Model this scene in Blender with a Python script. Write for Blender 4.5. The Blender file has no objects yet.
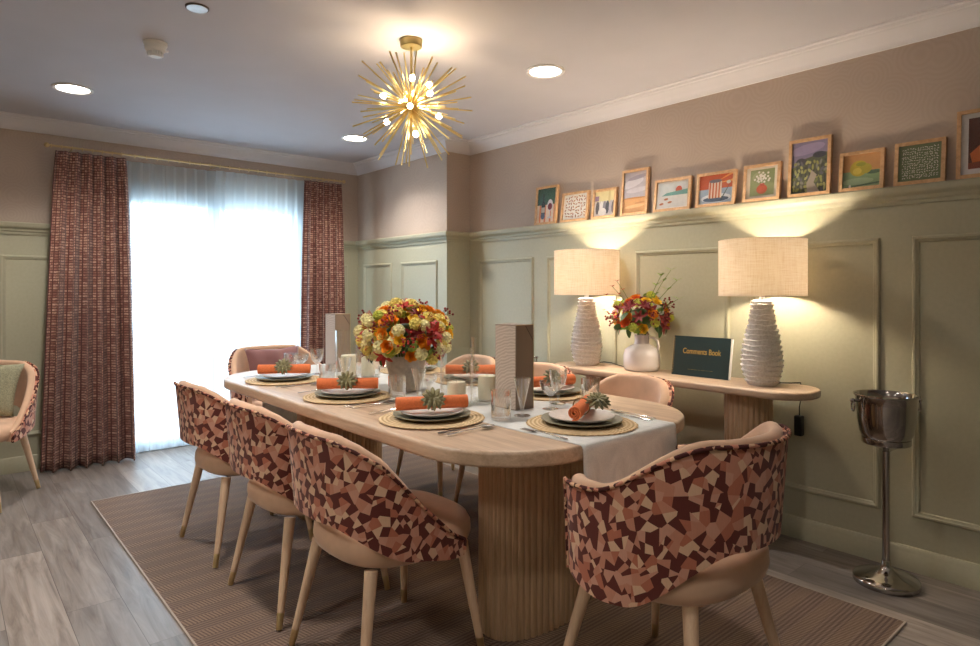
import bpy, bmesh, math, random
from mathutils import Vector, Matrix, Euler
PI = math.pi
S = bpy.context.scene
COL = S.collection
RNG = random.Random(7)

# ------------------------------------------------------------------ colours
def lin(h):
    h = h.lstrip('#')
    out = []
    for i in (0, 2, 4):
        v = int(h[i:i+2], 16) / 255
        out.append(v/12.92 if v <= .04045 else ((v+.055)/1.055)**2.4)
    return (*out, 1)

# ------------------------------------------------------------------ materials
MATS = {}
class N:
    """tiny node-tree writer"""
    def __init__(s, name):
        s.m = bpy.data.materials.new(name); s.m.use_nodes = True
        s.t = s.m.node_tree; s.t.nodes.clear()
        s.out = s.t.nodes.new('ShaderNodeOutputMaterial')
    def n(s, typ, inputs=None, **props):
        nd = s.t.nodes.new(typ)
        for k, v in props.items(): setattr(nd, k, v)
        for k, v in (inputs or {}).items():
            if hasattr(v, 'is_linked') or isinstance(v, bpy.types.NodeSocket): s.t.links.new(v, nd.inputs[k])
            else: nd.inputs[k].default_value = v
        return nd
    def link(s, a, b): s.t.links.new(a, b)
    def coord(s, kind='Object'): return s.n('ShaderNodeTexCoord').outputs[kind]
    def mapping(s, src, scale=(1,1,1), rot=(0,0,0), loc=(0,0,0)):
        return s.n('ShaderNodeMapping', {'Vector': src, 'Scale': scale, 'Rotation': rot, 'Location': loc}).outputs[0]
    def noise(s, vec, scale, detail=3, rough=.5, dist=0):
        return s.n('ShaderNodeTexNoise', {'Vector': vec, 'Scale': scale, 'Detail': detail, 'Roughness': rough, 'Distortion': dist})
    def ramp(s, fac, stops, interp='LINEAR'):
        r = s.n('ShaderNodeValToRGB', {'Fac': fac}); cr = r.color_ramp; cr.interpolation = interp
        while len(cr.elements) < len(stops): cr.elements.new(.5)
        for e, (p, c) in zip(cr.elements, stops): e.position = p; e.color = c
        return r.outputs[0]
    def mix(s, fac, a, b, blend='MIX'):
        nd = s.n('ShaderNodeMix', data_type='RGBA', blend_type=blend)
        for i, v in ((0, fac), (6, a), (7, b)):
            if isinstance(v, bpy.types.NodeSocket): s.link(v, nd.inputs[i])
            else: nd.inputs[i].default_value = v
        return nd.outputs[2]
    def math(s, op, a, b=0.0, c=0.0):
        nd = s.n('ShaderNodeMath', operation=op)
        for i, v in enumerate((a, b, c)):
            if isinstance(v, bpy.types.NodeSocket): s.link(v, nd.inputs[i])
            else: nd.inputs[i].default_value = v
        return nd.outputs[0]
    def bump(s, h, strength=.3, dist=.002):
        return s.n('ShaderNodeBump', {'Height': h, 'Strength': strength, 'Distance': dist}).outputs[0]
    def bsdf(s, color, rough=.6, metal=0, normal=None, **kw):
        ins = {'Base Color': color, 'Roughness': rough, 'Metallic': metal}
        if normal is not None: ins['Normal'] = normal
        ins.update(kw)
        b = s.n('ShaderNodeBsdfPrincipled', ins); s.link(b.outputs[0], s.out.inputs[0]); return b

def plain(name, hexc, rough=.6, metal=0, var=.06, scale=30, bump=0, **kw):
    if name in MATS: return MATS[name]
    k = N(name); c = lin(hexc); v = k.coord()
    nz = k.noise(v, scale)
    dark = tuple(x*(1-var) for x in c[:3]) + (1,); lite = tuple(min(1, x*(1+var)) for x in c[:3]) + (1,)
    col = k.ramp(nz.outputs[0], [(.3, dark), (.7, lite)])
    k.bsdf(col, rough, metal, k.bump(nz.outputs[0], bump) if bump else None, **kw)
    MATS[name] = k.m; return k.m

def m_wood(name, c1, c2, scale=(14, 1.2, 14), rough=.38, rot=(0,0,0)):
    k = N(name); v = k.mapping(k.coord(), scale, rot)
    n1 = k.noise(v, 2.2, 6, .6, .6); n2 = k.noise(k.mapping(k.coord(), tuple(x*6 for x in scale), rot), 3, 3)
    f = k.math('ADD', k.math('MULTIPLY', n1.outputs[0], .75), k.math('MULTIPLY', n2.outputs[0], .25))
    col = k.ramp(f, [(.32, lin(c1)), (.62, lin(c2))])
    k.bsdf(col, rough, 0, k.bump(f, .15, .001)); return k.m

def m_floor():
    k = N('plank_floor'); v = k.coord()
    br = k.n('ShaderNodeTexBrick', {'Vector': k.mapping(v, (1,1,1), (0,0,PI/2)), 'Color1': (0,0,0,1), 'Color2': (1,1,1,1), 'Mortar': (.5,.5,.5,1),
             'Scale': 1, 'Mortar Size': .0012, 'Mortar Smooth': 0, 'Bias': 0, 'Brick Width': 1.22, 'Row Height': .185})
    br.offset = .37; br.offset_frequency = 2
    gray = k.n('ShaderNodeSeparateColor', {'Color': br.outputs[0]}).outputs[0]
    off = k.n('ShaderNodeCombineXYZ', {'X': k.math('MULTIPLY', gray, 7), 'Y': k.math('MULTIPLY', gray, 13), 'Z': 0.0}).outputs[0]
    vv = k.n('ShaderNodeVectorMath', {0: v, 1: off}, operation='ADD').outputs[0]
    g = k.noise(k.mapping(vv, (16, 1.3, 1)), 1.6, 7, .62, .9)
    base = k.ramp(g.outputs[0], [(.28, lin('#6f655f')), (.5, lin('#938a84')), (.72, lin('#aba39d'))])
    tone = k.ramp(gray, [(0, (.66,.66,.67,1)), (1, (1.1,1.07,1.04,1))])
    col = k.mix(1.0, base, tone, 'MULTIPLY')
    col = k.mix(k.math('MULTIPLY', br.outputs[1], .65), col, lin('#3c332d'))
    h = k.math('SUBTRACT', k.math('MULTIPLY', g.outputs[0], .3), br.outputs[1])
    k.bsdf(col, k.math('ADD', k.math('MULTIPLY', g.outputs[0], .2), .3), 0, k.bump(h, .25, .0015)); return k.m

def m_rug():
    k = N('woven_rug'); v = k.coord()
    s = k.n('ShaderNodeSeparateXYZ', {0: v})
    y, x = s.outputs[1], s.outputs[0]
    band = k.math('GREATER_THAN', k.math('PINGPONG', y, .058), .032)
    rib = k.math('PINGPONG', k.math('ADD', x, k.math('MULTIPLY', y, .25)), .0065)
    ribm = k.math('GREATER_THAN', rib, .0030)
    fine = k.math('PINGPONG', y, .008)
    nz = k.noise(v, 160, 2)
    nb = k.noise(v, 3, 2)
    c1 = k.mix(ribm, lin('#5c483d'), lin('#9a8370'))
    c2 = k.mix(k.math('GREATER_THAN', fine, .004), lin('#64503f') if False else lin('#635148'), lin('#857165'))
    col = k.mix(k.math('MULTIPLY', band, .75), c2, c1)
    col = k.mix(k.math('MULTIPLY', nz.outputs[0], .35), col, lin('#4b3529'))
    col = k.mix(k.math('MULTIPLY', nb.outputs[0], .15), col, lin('#86766c'))
    k.bsdf(col, .95, 0, k.bump(k.math('ADD', rib, fine), .8, .3)); return k.m

def m_wallpaper():
    k = N('wallpaper'); v = k.coord()
    vo = k.n('ShaderNodeTexVoronoi', {'Vector': v, 'Scale': 6.0, 'Randomness': .8})
    wave = k.math('SINE', k.math('MULTIPLY', vo.outputs[0], 60))
    wv = k.math('MULTIPLY', k.math('ADD', wave, 1), .5)
    nz = k.noise(v, 2.5, 2)
    a = k.ramp(k.math('ADD', k.math('MULTIPLY', wv, .16), nz.outputs[0]), [(.3, lin('#b4a294')), (.9, lin('#c2b1a3'))])
    k.bsdf(a, .62, 0, k.bump(wv, .10, .001)); return k.m

def m_panel():
    k = N('sage_paint'); v = k.coord(); nz = k.noise(v, 60, 3)
    col = k.ramp(nz.outputs[0], [(.3, lin('#b3b098')), (.7, lin('#b8b59d'))])
    k.bsdf(col, .42, 0, k.bump(nz.outputs[0], .05, .001)); return k.m

def m_shards():
    k = N('shard_print'); v = k.coord('UV')
    vec = k.mapping(v, (27, 22, 1), (0, 0, .5))
    v1 = k.n('ShaderNodeTexVoronoi', {'Vector': vec, 'Scale': 1, 'Randomness': 1}, voronoi_dimensions='2D')
    a = k.n('ShaderNodeSeparateColor', {'Color': v1.outputs[1]})
    dv = k.n('ShaderNodeVectorMath', {0: vec, 1: v1.outputs[2]}, operation='SUBTRACT').outputs[0]
    def side(chan, mul, off):
        an = k.math('ADD', k.math('MULTIPLY', a.outputs[chan], mul), off)
        dr = k.n('ShaderNodeCombineXYZ', {'X': k.math('COSINE', an), 'Y': k.math('SINE', an), 'Z': 0.0}).outputs[0]
        return k.math('GREATER_THAN', k.n('ShaderNodeVectorMath', {0: dv, 1: dr}, operation='DOT_PRODUCT').outputs[1], .03)
    s1, s2 = side(1, 6.28, 0), side(1, 6.28, 1.35)
    f = k.math('FRACT', k.math('ADD', a.outputs[0], k.math('ADD', k.math('MULTIPLY', s1, .47), k.math('MULTIPLY', s2, .31))))
    D = lin('#62271f')
    col = k.ramp(f, [(0, D), (.27, lin('#d3937a')), (.45, lin('#e9c2a2')), (.60, lin('#dba38c')), (.74, lin('#c2755b')), (.86, D)], 'CONSTANT')
    st = k.noise(k.mapping(v, (300, 40, 1), (0, 0, .6)), 1, 2)
    col = k.mix(k.math('MULTIPLY', st.outputs[0], .2), col, lin('#6b3428'))
    wv = k.noise(v, 900, 1)
    k.bsdf(col, .85, 0, k.bump(wv.outputs[0], .2, .001), **{'Sheen Weight': .15}); return k.m

def m_velvet(name, h, sheen=.5):
    k = N(name); v = k.coord(); nz = k.noise(v, 9, 3); c = lin(h)
    col = k.ramp(nz.outputs[0], [(.3, tuple(x*.86 for x in c[:3])+(1,)), (.7, tuple(min(1, x*1.08) for x in c[:3])+(1,))])
    k.bsdf(col, .8, 0, k.bump(k.noise(v, 500, 1).outputs[0], .1, .001), **{'Sheen Weight': sheen, 'Sheen Roughness': .4}); return k.m

def m_curtain():
    k = N('curtain_weave'); v = k.coord('UV')
    ch = k.n('ShaderNodeTexBrick', {'Vector': v, 'Color1': (.5,.5,.5,1), 'Color2': (1,1,1,1), 'Mortar': (.05,.05,.05,1), 'Scale': 1,
             'Mortar Size': .0036, 'Mortar Smooth': .6, 'Brick Width': .026, 'Row Height': .0185, 'Bias': 0}); ch.offset = 0; ch.squash = 1
    g = k.n('ShaderNodeSeparateColor', {'Color': ch.outputs[0]}).outputs[0]
    nz = k.noise(k.mapping(v, (110, 110, 1)), 1, 3)
    f = k.math('MULTIPLY', g, k.math('ADD', k.math('MULTIPLY', nz.outputs[0], 1.5), .02))
    col = k.ramp(f, [(0, lin('#54302b')), (.22, lin('#71423b')), (.5, lin('#9a6a5d')), (.85, lin('#d6b09b'))])
    k.bsdf(col, .8, 0, k.bump(f, .3, .001), **{'Sheen Weight': .2}); return k.m

def m_sheer():
    k = N('sheer_voile')
    tr = k.n('ShaderNodeBsdfTransparent', {'Color': (1, 1, 1, 1)})
    tl = k.n('ShaderNodeBsdfTranslucent', {'Color': (.68, .78, .84, 1)})
    di = k.n('ShaderNodeBsdfDiffuse', {'Color': (.9, .93, .95, 1)})
    m1 = k.n('ShaderNodeMixShader', {0: .35, 1: tl.outputs[0], 2: di.outputs[0]})
    lw = k.n('ShaderNodeLayerWeight', {'Blend': .35})
    wv = k.noise(k.mapping(k.coord('UV'), (400, 400, 1)), 1, 1)
    f = k.math('ADD', k.math('MULTIPLY', lw.outputs[1], .4), k.math('ADD', k.math('MULTIPLY', wv.outputs[0], .06), .80))
    m2 = k.n('ShaderNodeMixShader', {0: f, 1: tr.outputs[0], 2: m1.outputs[0]})
    k.link(m2.outputs[0], k.out.inputs[0]); return k.m

def m_glass(name, tint=(.97, .985, .985, 1), lo=.05, hi=.75, rough=.02, power=2.2):
    k = N(name)
    tr = k.n('ShaderNodeBsdfTransparent', {'Color': tint})
    gl = k.n('ShaderNodeBsdfGlossy', {'Color': (1, 1, 1, 1), 'Roughness': rough})
    lw = k.n('ShaderNodeLayerWeight', {'Blend': .5})
    f = k.math('ADD', k.math('MULTIPLY', k.math('POWER', lw.outputs[1], power), hi), lo)
    m = k.n('ShaderNodeMixShader', {0: f, 1: tr.outputs[0], 2: gl.outputs[0]})
    k.link(m.outputs[0], k.out.inputs[0]); return k.m

def m_emit(name, color, strength):
    k = N(name); e = k.n('ShaderNodeEmission', {'Color': color, 'Strength': strength}); k.link(e.outputs[0], k.out.inputs[0]); return k.m

def m_shade():
    k = N('linen_shade'); v = k.coord()
    a = k.noise(k.mapping(v, (14, 14, 330)), 1, 4, .7); b = k.noise(k.mapping(v, (260, 260, 9)), 1, 4, .7)
    f = k.math('ADD', k.math('MULTIPLY', a.outputs[0], .5), k.math('MULTIPLY', b.outputs[0], .5))
    col = k.ramp(f, [(.36, lin('#e6d8c6')), (.5, lin('#f7efe4')), (.62, lin('#fffaf2'))])
    d = k.n('ShaderNodeBsdfDiffuse', {'Color': col}); t = k.n('ShaderNodeBsdfTranslucent', {'Color': col})
    m = k.n('ShaderNodeMixShader', {0: .72, 1: d.outputs[0], 2: t.outputs[0]}); k.link(m.outputs[0], k.out.inputs[0]); return k.m

def m_ribbed_white():
    k = N('rough_white_ceramic'); v = k.coord(); nz = k.noise(v, 90, 4, .7); n2 = k.noise(v, 14, 3)
    s = k.n('ShaderNodeSeparateXYZ', {0: v})
    ink = k.ramp(nz.outputs[0], [(.3, lin('#ddd8d3')), (.6, lin('#f8f5f2'))])
    k.bsdf(ink, .8, 0, k.bump(nz.outputs[0], .7, .006)); return k.m

def m_placemat():
    k = N('woven_seagrass'); v = k.coord()
    s = k.n('ShaderNodeSeparateXYZ', {0: v})
    r = k.math('SQRT', k.math('ADD', k.math('POWER', s.outputs[0], 2), k.math('POWER', s.outputs[1], 2)))
    ang = k.math('ARCTAN2', s.outputs[1], s.outputs[0])
    ring = k.math('PINGPONG', r, .0075)
    tw = k.math('SINE', k.math('ADD', k.math('MULTIPLY', ang, 60), k.math('MULTIPLY', r, 500)))
    nz = k.noise(v, 120, 3)
    f = k.math('ADD', k.math('MULTIPLY', ring, 70), k.math('ADD', k.math('MULTIPLY', tw, .12), k.math('MULTIPLY', nz.outputs[0], .4)))
    col = k.ramp(f, [(.15, lin('#a98a60')), (.45, lin('#d0b388')), (.8, lin('#e6d1ab'))])
    k.bsdf(col, .85, 0, k.bump(f, .6, .004)); return k.m

def m_linen():
    k = N('linen_runner'); v = k.coord()
    a = k.noise(k.mapping(v, (300, 12, 300)), 1, 3); b = k.noise(k.mapping(v, (12, 300, 12)), 1, 3)
    f = k.math('ADD', k.math('MULTIPLY', a.outputs[0], .5), k.math('MULTIPLY', b.outputs[0], .5))
    col = k.ramp(f, [(.35, lin('#cfd2d2')), (.65, lin('#ecedeb'))])
    k.bsdf(col, .9, 0, k.bump(f, .35, .002)); return k.m

def m_boxpattern():
    k = N('embossed_box_paper'); v = k.coord()
    w = k.n('ShaderNodeTexWave', {'Vector': k.mapping(v, (1, 1, 1)), 'Scale': 26, 'Distortion': 5, 'Detail': 1}, wave_type='RINGS')
    col = k.ramp(w.outputs[1], [(.4, lin('#c6b6a9')), (.6, lin('#d6c8bc'))])
    k.bsdf(col, .5, 0, k.bump(w.outputs[1], .3, .002)); return k.m

M = {}
M['floor'] = m_floor(); M['rug'] = m_rug(); M['paper'] = m_wallpaper(); M['sage'] = m_panel()
M['ceiling'] = plain('ceiling_paint', '#c2bfc5', .9, 0, .02, 4)
M['cornice'] = plain('cornice_paint', '#d9d5d8', .7, 0, .02, 6)
M['oak'] = m_wood('oak_top', '#b0937a', '#d6bca2', (14, 1.1, 14))
M['oak_v'] = m_wood('oak_upright', '#b29273', '#d9bb98', (30, 30, 1.6))
M['leg'] = m_wood('beech_leg', '#d2ae90', '#e6c9ab', (40, 40, 3), .4)
M['frame'] = m_wood('oak_frame', '#c0946a', '#deb68a', (20, 20, 20), .45)
M['shard'] = m_shards()
M['peach'] = m_velvet('peach_velvet', '#d8b295', .35)
M['mauve'] = m_velvet('mauve_velvet', '#8c6060', .6)
M['sagefab'] = plain('sage_boucle', '#9c9a80', .95, 0, .25, 140, .5)
M['curtain'] = m_curtain(); M['sheer'] = m_sheer()
M['brass'] = plain('brass', '#d8c294', .35, 1, .05, 20)
M['gold'] = plain('satin_gold', '#f0d894', .32, 1, .04, 20)
M['steel'] = plain('polished_steel', '#b9b4b0', .09, 1, .02, 8)
M['cutlery'] = plain('cutlery_steel', '#d5d3d0', .16, 1, .02, 8)
M['glass'] = m_glass('drinking_glass', (.985, .99, .99, 1), .12, .95, .02, 1.5); M['hglass'] = m_glass('hurricane_glass', (.99, .995, .995, 1), .035, .75, .02, 2.6)
M['pane'] = m_glass('window_pane', (.98, .99, 1, 1), .02, .4, .01, 3)
M['picglass'] = m_glass('picture_glass', (1, 1, 1, 1), .03, .3, .01, 3)
M['upvc'] = plain('window_frame_paint', '#dfe3e6', .4, 0, .01, 5)
M['shade'] = m_shade(); M['ribbed'] = m_ribbed_white()
M['ceramic'] = plain('glazed_white_jug', '#e9e3e4', .22, 0, .04, 8)
M['plate1'] = plain('olive_grey_stoneware', '#8f8d7c', .4, 0, .12, 60)
M['plate2'] = plain('pale_stoneware', '#d4cfcb', .35, 0, .1, 40)
M['mat'] = m_placemat(); M['linen'] = m_linen()
M['orange'] = plain('orange_linen', '#e97f4b', .85, 0, .1, 200, .2)
M['succ'] = plain('succulent_leaf', '#8b8560', .45, 0, .45, 45)
M['wax'] = plain('candle_wax', '#fbf2d8', .5, 0, .02, 10)
M['wick'] = plain('wick', '#e8dfcc', .9)
M['boxpat'] = m_boxpattern(); M['box'] = plain('taupe_box_card', '#93806f', .5, 0, .04, 10)
M['vase'] = plain('whitewashed_stone_vase', '#b9afa4', .75, 0, .18, 40, .4)
M['book'] = plain('dark_green_cover', '#142a2b', .5, 0, .06, 40); M['paper_white'] = plain('white_paper', '#f2f0ec', .8, 0, .01, 20)
M['black'] = plain('black_plastic', '#171615', .45)
M['white_plastic'] = plain('white_plastic', '#e6e3df', .4, 0, .01, 10)
M['bulb'] = m_emit('bulb_glow', (1, .84, .62, 1), 22)
M['downlight'] = m_emit('downlight_glow', (1, .93, .84, 1), 17)
M['lampbulb'] = m_emit('lamp_bulb_glow', (1, .74, .42, 1), 120)
M['paving'] = plain('pale_paving', '#d8d6d0', .9, 0, .1, 3)

# ------------------------------------------------------------------ mesh builder
class MB:
    def __init__(s): s.v = []; s.f = []; s.mi = []; s.uv = {}
    def add(s, vs, fs, mi=0, uvs=None):
        b = len(s.v); s.v.extend(tuple(p) for p in vs)
        for k, f in enumerate(fs):
            s.f.append(tuple(i+b for i in f)); s.mi.append(mi)
        if uvs:
            for i, u in enumerate(uvs): s.uv[b+i] = u
        return s
    def box(s, x0, x1, y0, y1, z0, z1, mi=0, mat=None):
        vs = [(x, y, z) for z in (z0, z1) for y in (y0, y1) for x in (x0, x1)]
        if mat: vs = [mat @ Vector(p) for p in vs]
        return s.add(vs, [(0,2,3,1),(4,5,7,6),(0,1,5,4),(1,3,7,5),(3,2,6,7),(2,0,4,6)], mi)
    def loft(s, rings, closed=True, caps=True, mi=0, uvs=None):
        n = len(rings[0]); vs = [p for r in rings for p in r]; fs = []
        m = n if closed else n-1
        for i in range(len(rings)-1):
            for j in range(m):
                a, b = i*n+j, i*n+(j+1) % n
                fs.append((a, b, b+n, a+n))
        if caps and closed:
            fs.append(tuple(range(n))[::-1]); fs.append(tuple(range((len(rings)-1)*n, len(rings)*n)))
        return s.add(vs, fs, mi, uvs)
    def lathe(s, prof, seg=32, c=(0,0,0), sx=1, sy=1, mi=0, caps=True):
        return s.loft([[(c[0]+r*sx*math.cos(2*PI*j/seg), c[1]+r*sy*math.sin(2*PI*j/seg), c[2]+z) for j in range(seg)] for r, z in prof], mi=mi, caps=caps)
    def tube(s, pts, r, seg=10, mi=0, closed=False):
        pts = [Vector(p) for p in pts]; n = len(pts); rings = []
        rs = r if isinstance(r, (list, tuple)) else [r]*n
        up = None
        for i, p in enumerate(pts):
            if closed: d = (pts[(i+1) % n]-pts[i-1]).normalized()
            else: d = (pts[min(i+1, n-1)]-pts[max(i-1, 0)]).normalized()
            if up is None:
                up = Vector((0,0,1)) if abs(d.z) < .9 else Vector((1,0,0))
            a = (up - d*up.dot(d))
            if a.length < 1e-6: a = d.orthogonal()
            a.normalize(); b = d.cross(a); up = a
            rings.append([p + (a*math.cos(2*PI*j/seg)+b*math.sin(2*PI*j/seg))*rs[i] for j in range(seg)])
        if closed: rings.append(rings[0])
        return s.loft(rings, caps=not closed, mi=mi)
    def ball(s, c, r, seg=12, rings=8, sz=1, mi=0):
        prof = [(max(1e-4, r*math.sin(PI*i/rings)), -r*sz*math.cos(PI*i/rings)) for i in range(rings+1)]
        return s.lathe(prof, seg, c, mi=mi)
    def poly(s, pts, y0, y1, mi=0):
        """polygon in the x-z plane extruded along y"""
        n = len(pts); vs = [(x, y0, z) for x, z in pts]+[(x, y1, z) for x, z in pts]
        fs = [tuple(range(n)), tuple(range(n, 2*n))[::-1]]+[(i, i+n, (i+1) % n+n, (i+1) % n) for i in range(n)]
        return s.add(vs, fs, mi)
    def xform(s, m):
        s.v = [tuple(m @ Vector(p)) for p in s.v]; return s
    def build(s, name, mats, parent=None, smooth=40, bevel=0, loc=None, segs=2):
        me = bpy.data.meshes.new(name); me.from_pydata(s.v, [], s.f)
        if not isinstance(mats, (list, tuple)): mats = [mats]
        for m in mats: me.materials.append(m)
        me.polygons.foreach_set('material_index', s.mi)
        if s.uv:
            ul = me.uv_layers.new(name='UVMap')
            for l in me.loops:
                if l.vertex_index in s.uv: ul.data[l.index].uv = s.uv[l.vertex_index]
        bm = bmesh.new(); bm.from_mesh(me); bmesh.ops.recalc_face_normals(bm, faces=bm.faces); bm.to_mesh(me); bm.free()
        if smooth:
            me.polygons.foreach_set('use_smooth', [True]*len(me.polygons)); me.set_sharp_from_angle(angle=math.radians(smooth))
        o = bpy.data.objects.new(name, me); COL.objects.link(o)
        if parent is not None: o.parent = parent
        if loc: o.location = loc
        if bevel:
            b = o.modifiers.new('bevel', 'BEVEL'); b.width = bevel; b.segments = segs; b.limit_method = 'ANGLE'; b.angle_limit = math.radians(40)
        return o

def tag(o, label, cat, group=None):
    o['label'] = label; o['category'] = cat
    if group: o['group'] = group
    elif 'group' in o: del o['group']
    return o
def thing(name, label, cat, loc=(0,0,0), rz=0, group=None):
    o = bpy.data.objects.new(name, None); COL.objects.link(o); o.location = loc; o.rotation_euler = (0, 0, rz); o.empty_display_size = .05
    return tag(o, label, cat, group)
def struct(o): o['kind'] = 'structure'; return o
def copy_thing(root, label, loc, rz=None, group=None):
    r = root.copy(); COL.objects.link(r); r.location = loc
    if rz is not None: r.rotation_euler = (0, 0, rz)
    r['label'] = label
    if group: r['group'] = group
    for ch in list(root.children):
        c = ch.copy(); COL.objects.link(c); c.parent = r
        for g in list(ch.children):
            d = g.copy(); COL.objects.link(d); d.parent = c
    return r
def sstep(a, b, x):
    t = max(0, min(1, (x-a)/(b-a))); return t*t*(3-2*t)

# ================================================================== SETTING
XR, YB, XP, YP = 3.235, 5.35, 3.0, 3.956        # right wall, window wall, pillar face, pillar end
XL, YF = -1.7, -1.9                              # walls behind / beside the camera
ZC, ZD = 2.41, 1.695                             # ceiling, ledge of the dado
WX0, WX1, WZ = 0.95, 2.50, 2.03                  # patio door opening

b = MB().box(XL-.15, XR+.15, YF-.15, YB+.15, -.1, 0); struct(b.build('floor', M['floor']))
b = MB().box(XL-.15, XR+.15, YF-.15, YB+.15, ZC, ZC+.1); struct(b.build('ceiling', M['ceiling']))
def wall(name, boxes):
    m = MB()
    for (x0, x1, y0, y1, z0, z1) in boxes:
        if z0 < 1.65 < z1:
            m.box(x0, x1, y0, y1, z0, 1.65, 0); m.box(x0, x1, y0, y1, 1.65, z1, 1)
        else: m.box(x0, x1, y0, y1, z0, z1, 0 if z1 <= 1.66 else 1)
    return struct(m.build(name, [M['sage'], M['paper']], smooth=0))
wall('wall_right', [(XR, XR+.15, YF-.15, YB+.15, 0, ZC)])
wall('wall_back', [(XL, WX0, YB, YB+.15, 0, ZC), (WX1, XR, YB, YB+.15, 0, ZC), (WX0, WX1, YB, YB+.15, WZ, ZC)])
wall('wall_left', [(XL-.15, XL, YF-.15, YB+.15, 0, ZC)])
wall('wall_front', [(XL, XR, YF-.15, YF, 0, ZC)])
wall('wall_pillar', [(XP, XR, YP, YB, 0, ZC)])

trim_i = [0]
def trim_name():
    trim_i[0] += 1; return 'trim_%d' % trim_i[0]
# path-swept mouldings: a list of wall corner points (x, y) followed with the room on the LEFT side of travel
def sweep(name, path, prof, mat):
    pts = [Vector(p) for p in path]; rings = []
    for i, p in enumerate(pts):
        def nrm(a, c):
            d = (c-a).normalized(); return Vector((-d.y, d.x))
        if i == 0: n = nrm(pts[0], pts[1])
        elif i == len(pts)-1: n = nrm(pts[-2], pts[-1])
        else:
            n1, n2 = nrm(pts[i-1], p), nrm(p, pts[i+1]); n = (n1+n2); n = n / max(.3, n.dot(n1))
        rings.append([(p.x+n.x*d, p.y+n.y*d, z) for d, z in prof])
    return struct(MB().loft(rings).build(name, mat, smooth=35))
far = [(XR, YF), (XR, YP), (XP, YP), (XP, YB), (XL, YB)]
near = [(XL, YB), (XL, YF), (XR, YF)]
corn = [(0, 2.322), (.012, 2.322), (.016, 2.334), (.03, 2.345), (.045, 2.365), (.07, 2.380), (.074, 2.388), (.088, 2.390), (.094, 2.400), (.112, 2.402), (.115, 2.4105), (0, 2.4105)]
sweep(trim_name(), far, corn, M['cornice']); sweep(trim_name(), near, corn, M['cornice'])
dado = [(0, 1.615), (.010, 1.615), (.013, 1.630), (.022, 1.637), (.026, 1.650), (.040, 1.660), (.046, 1.668), (.048, 1.690), (.044, ZD), (0, ZD)]
skirt = [(0, 0), (.018, 0), (.018, .078), (.013, .086), (.013, .094), (.006, .104), (0, .106)]
sweep(trim_name(), far[:4]+[(WX1+.05, YB)], dado, M['sage']); sweep(trim_name(), [(WX0-.05, YB), (XL, YB)]+near[1:], dado, M['sage'])
sweep('baseboard_right', [(XR, YF), (XR, YP), (XP, YP), (XP, YB), (WX1+.06, YB)], skirt, M['sage'])
sweep('baseboard_back', [(WX0-.06, YB), (XL, YB)], skirt, M['sage'])
sweep('baseboard_left', [(XL, YB), (XL, YF)], skirt, M['sage'])
sweep('baseboard_front', [(XL, YF), (XR, YF)], skirt, M['sage'])
# raised panel mouldings
def panel(org, ux, n, a0, a1, z0=.238, z1=1.474):
    """rectangle moulding on a wall: org = a point of the wall, ux = direction along it, n = into the room"""
    prof = [(0, 0), (0, .006), (.006, .012), (.014, .013), (.019, .008), (.026, .006), (.030, 0)]
    cs = [(a0, z0, 1, 1), (a1, z0, -1, 1), (a1, z1, -1, -1), (a0, z1, 1, -1)]
    rings = []
    for a, z, sa, sz in cs+cs[:1]:
        r = []
        for w, d in prof:
            aa, zz = a+sa*w, z+sz*w
            r.append((org[0]+ux[0]*aa+n[0]*d, org[1]+ux[1]*aa+n[1]*d, zz))
        rings.append(r)
    struct(MB().loft(rings, caps=False).build(trim_name(), M['sage'], smooth=30))
for a0, a1 in ((3.235, 3.845), (2.49, 3.10), (1.73, 2.345), (1.005, 1.615), (.27, .88), (-.46, .15), (-1.2, -.6)):
    panel((XR, 0), (0, 1), (-1, 0), a0, a1)
for a0, a1 in ((4.75, 5.24), (4.08, 4.60)): panel((XP, 0), (0, 1), (-1, 0), a0, a1)
for a0, a1 in ((.31, .84), (-.50, .19), (-1.3, -.62), (2.58, 2.89)): panel((0, YB), (1, 0), (0, -1), a0, a1)

# patio door behind the sheers
w1 = struct(bpy.data.objects.new('window_1', None)); COL.objects.link(w1); w1.location = (0, YB+.06, 0)
fr = MB()
for bx in ((WX0, WX0+.07, 0, WZ), (WX1-.07, WX1, 0, WZ), (WX0, WX1, WZ-.075, WZ), (WX0, WX1, 0, .05)): fr.box(bx[0], bx[1], -.04, .04, bx[2], bx[3])
fr.build('window_frame', M['upvc'], w1, smooth=0, bevel=.006)
XM = (WX0+WX1)/2-.03
for k, (x0, x1, y) in enumerate(((WX0+.07, XM+.05, -.018), (XM-.05, WX1-.07, .02))):
    sash = MB(); t = .055
    for bx in ((x0, x0+t, .05, WZ-.075), (x1-t, x1, .05, WZ-.075), (x0, x1, WZ-.075-t, WZ-.075), (x0, x1, .05, .05+t)): sash.box(bx[0], bx[1], y-.016, y+.016, bx[2], bx[3])
    so = sash.build('sash', M['upvc'], w1, smooth=0, bevel=.004)
    MB().box(x0+t-.005, x1-t+.005, y-.003, y+.003, .05+t-.005, WZ-.075-t+.005).build('pane', M['pane'], so, smooth=0)
struct(MB().box(-6, 9, YB+.15, YB+12, -.16, -.06).build('trim_terrace', M['paving'], smooth=0))

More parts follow.
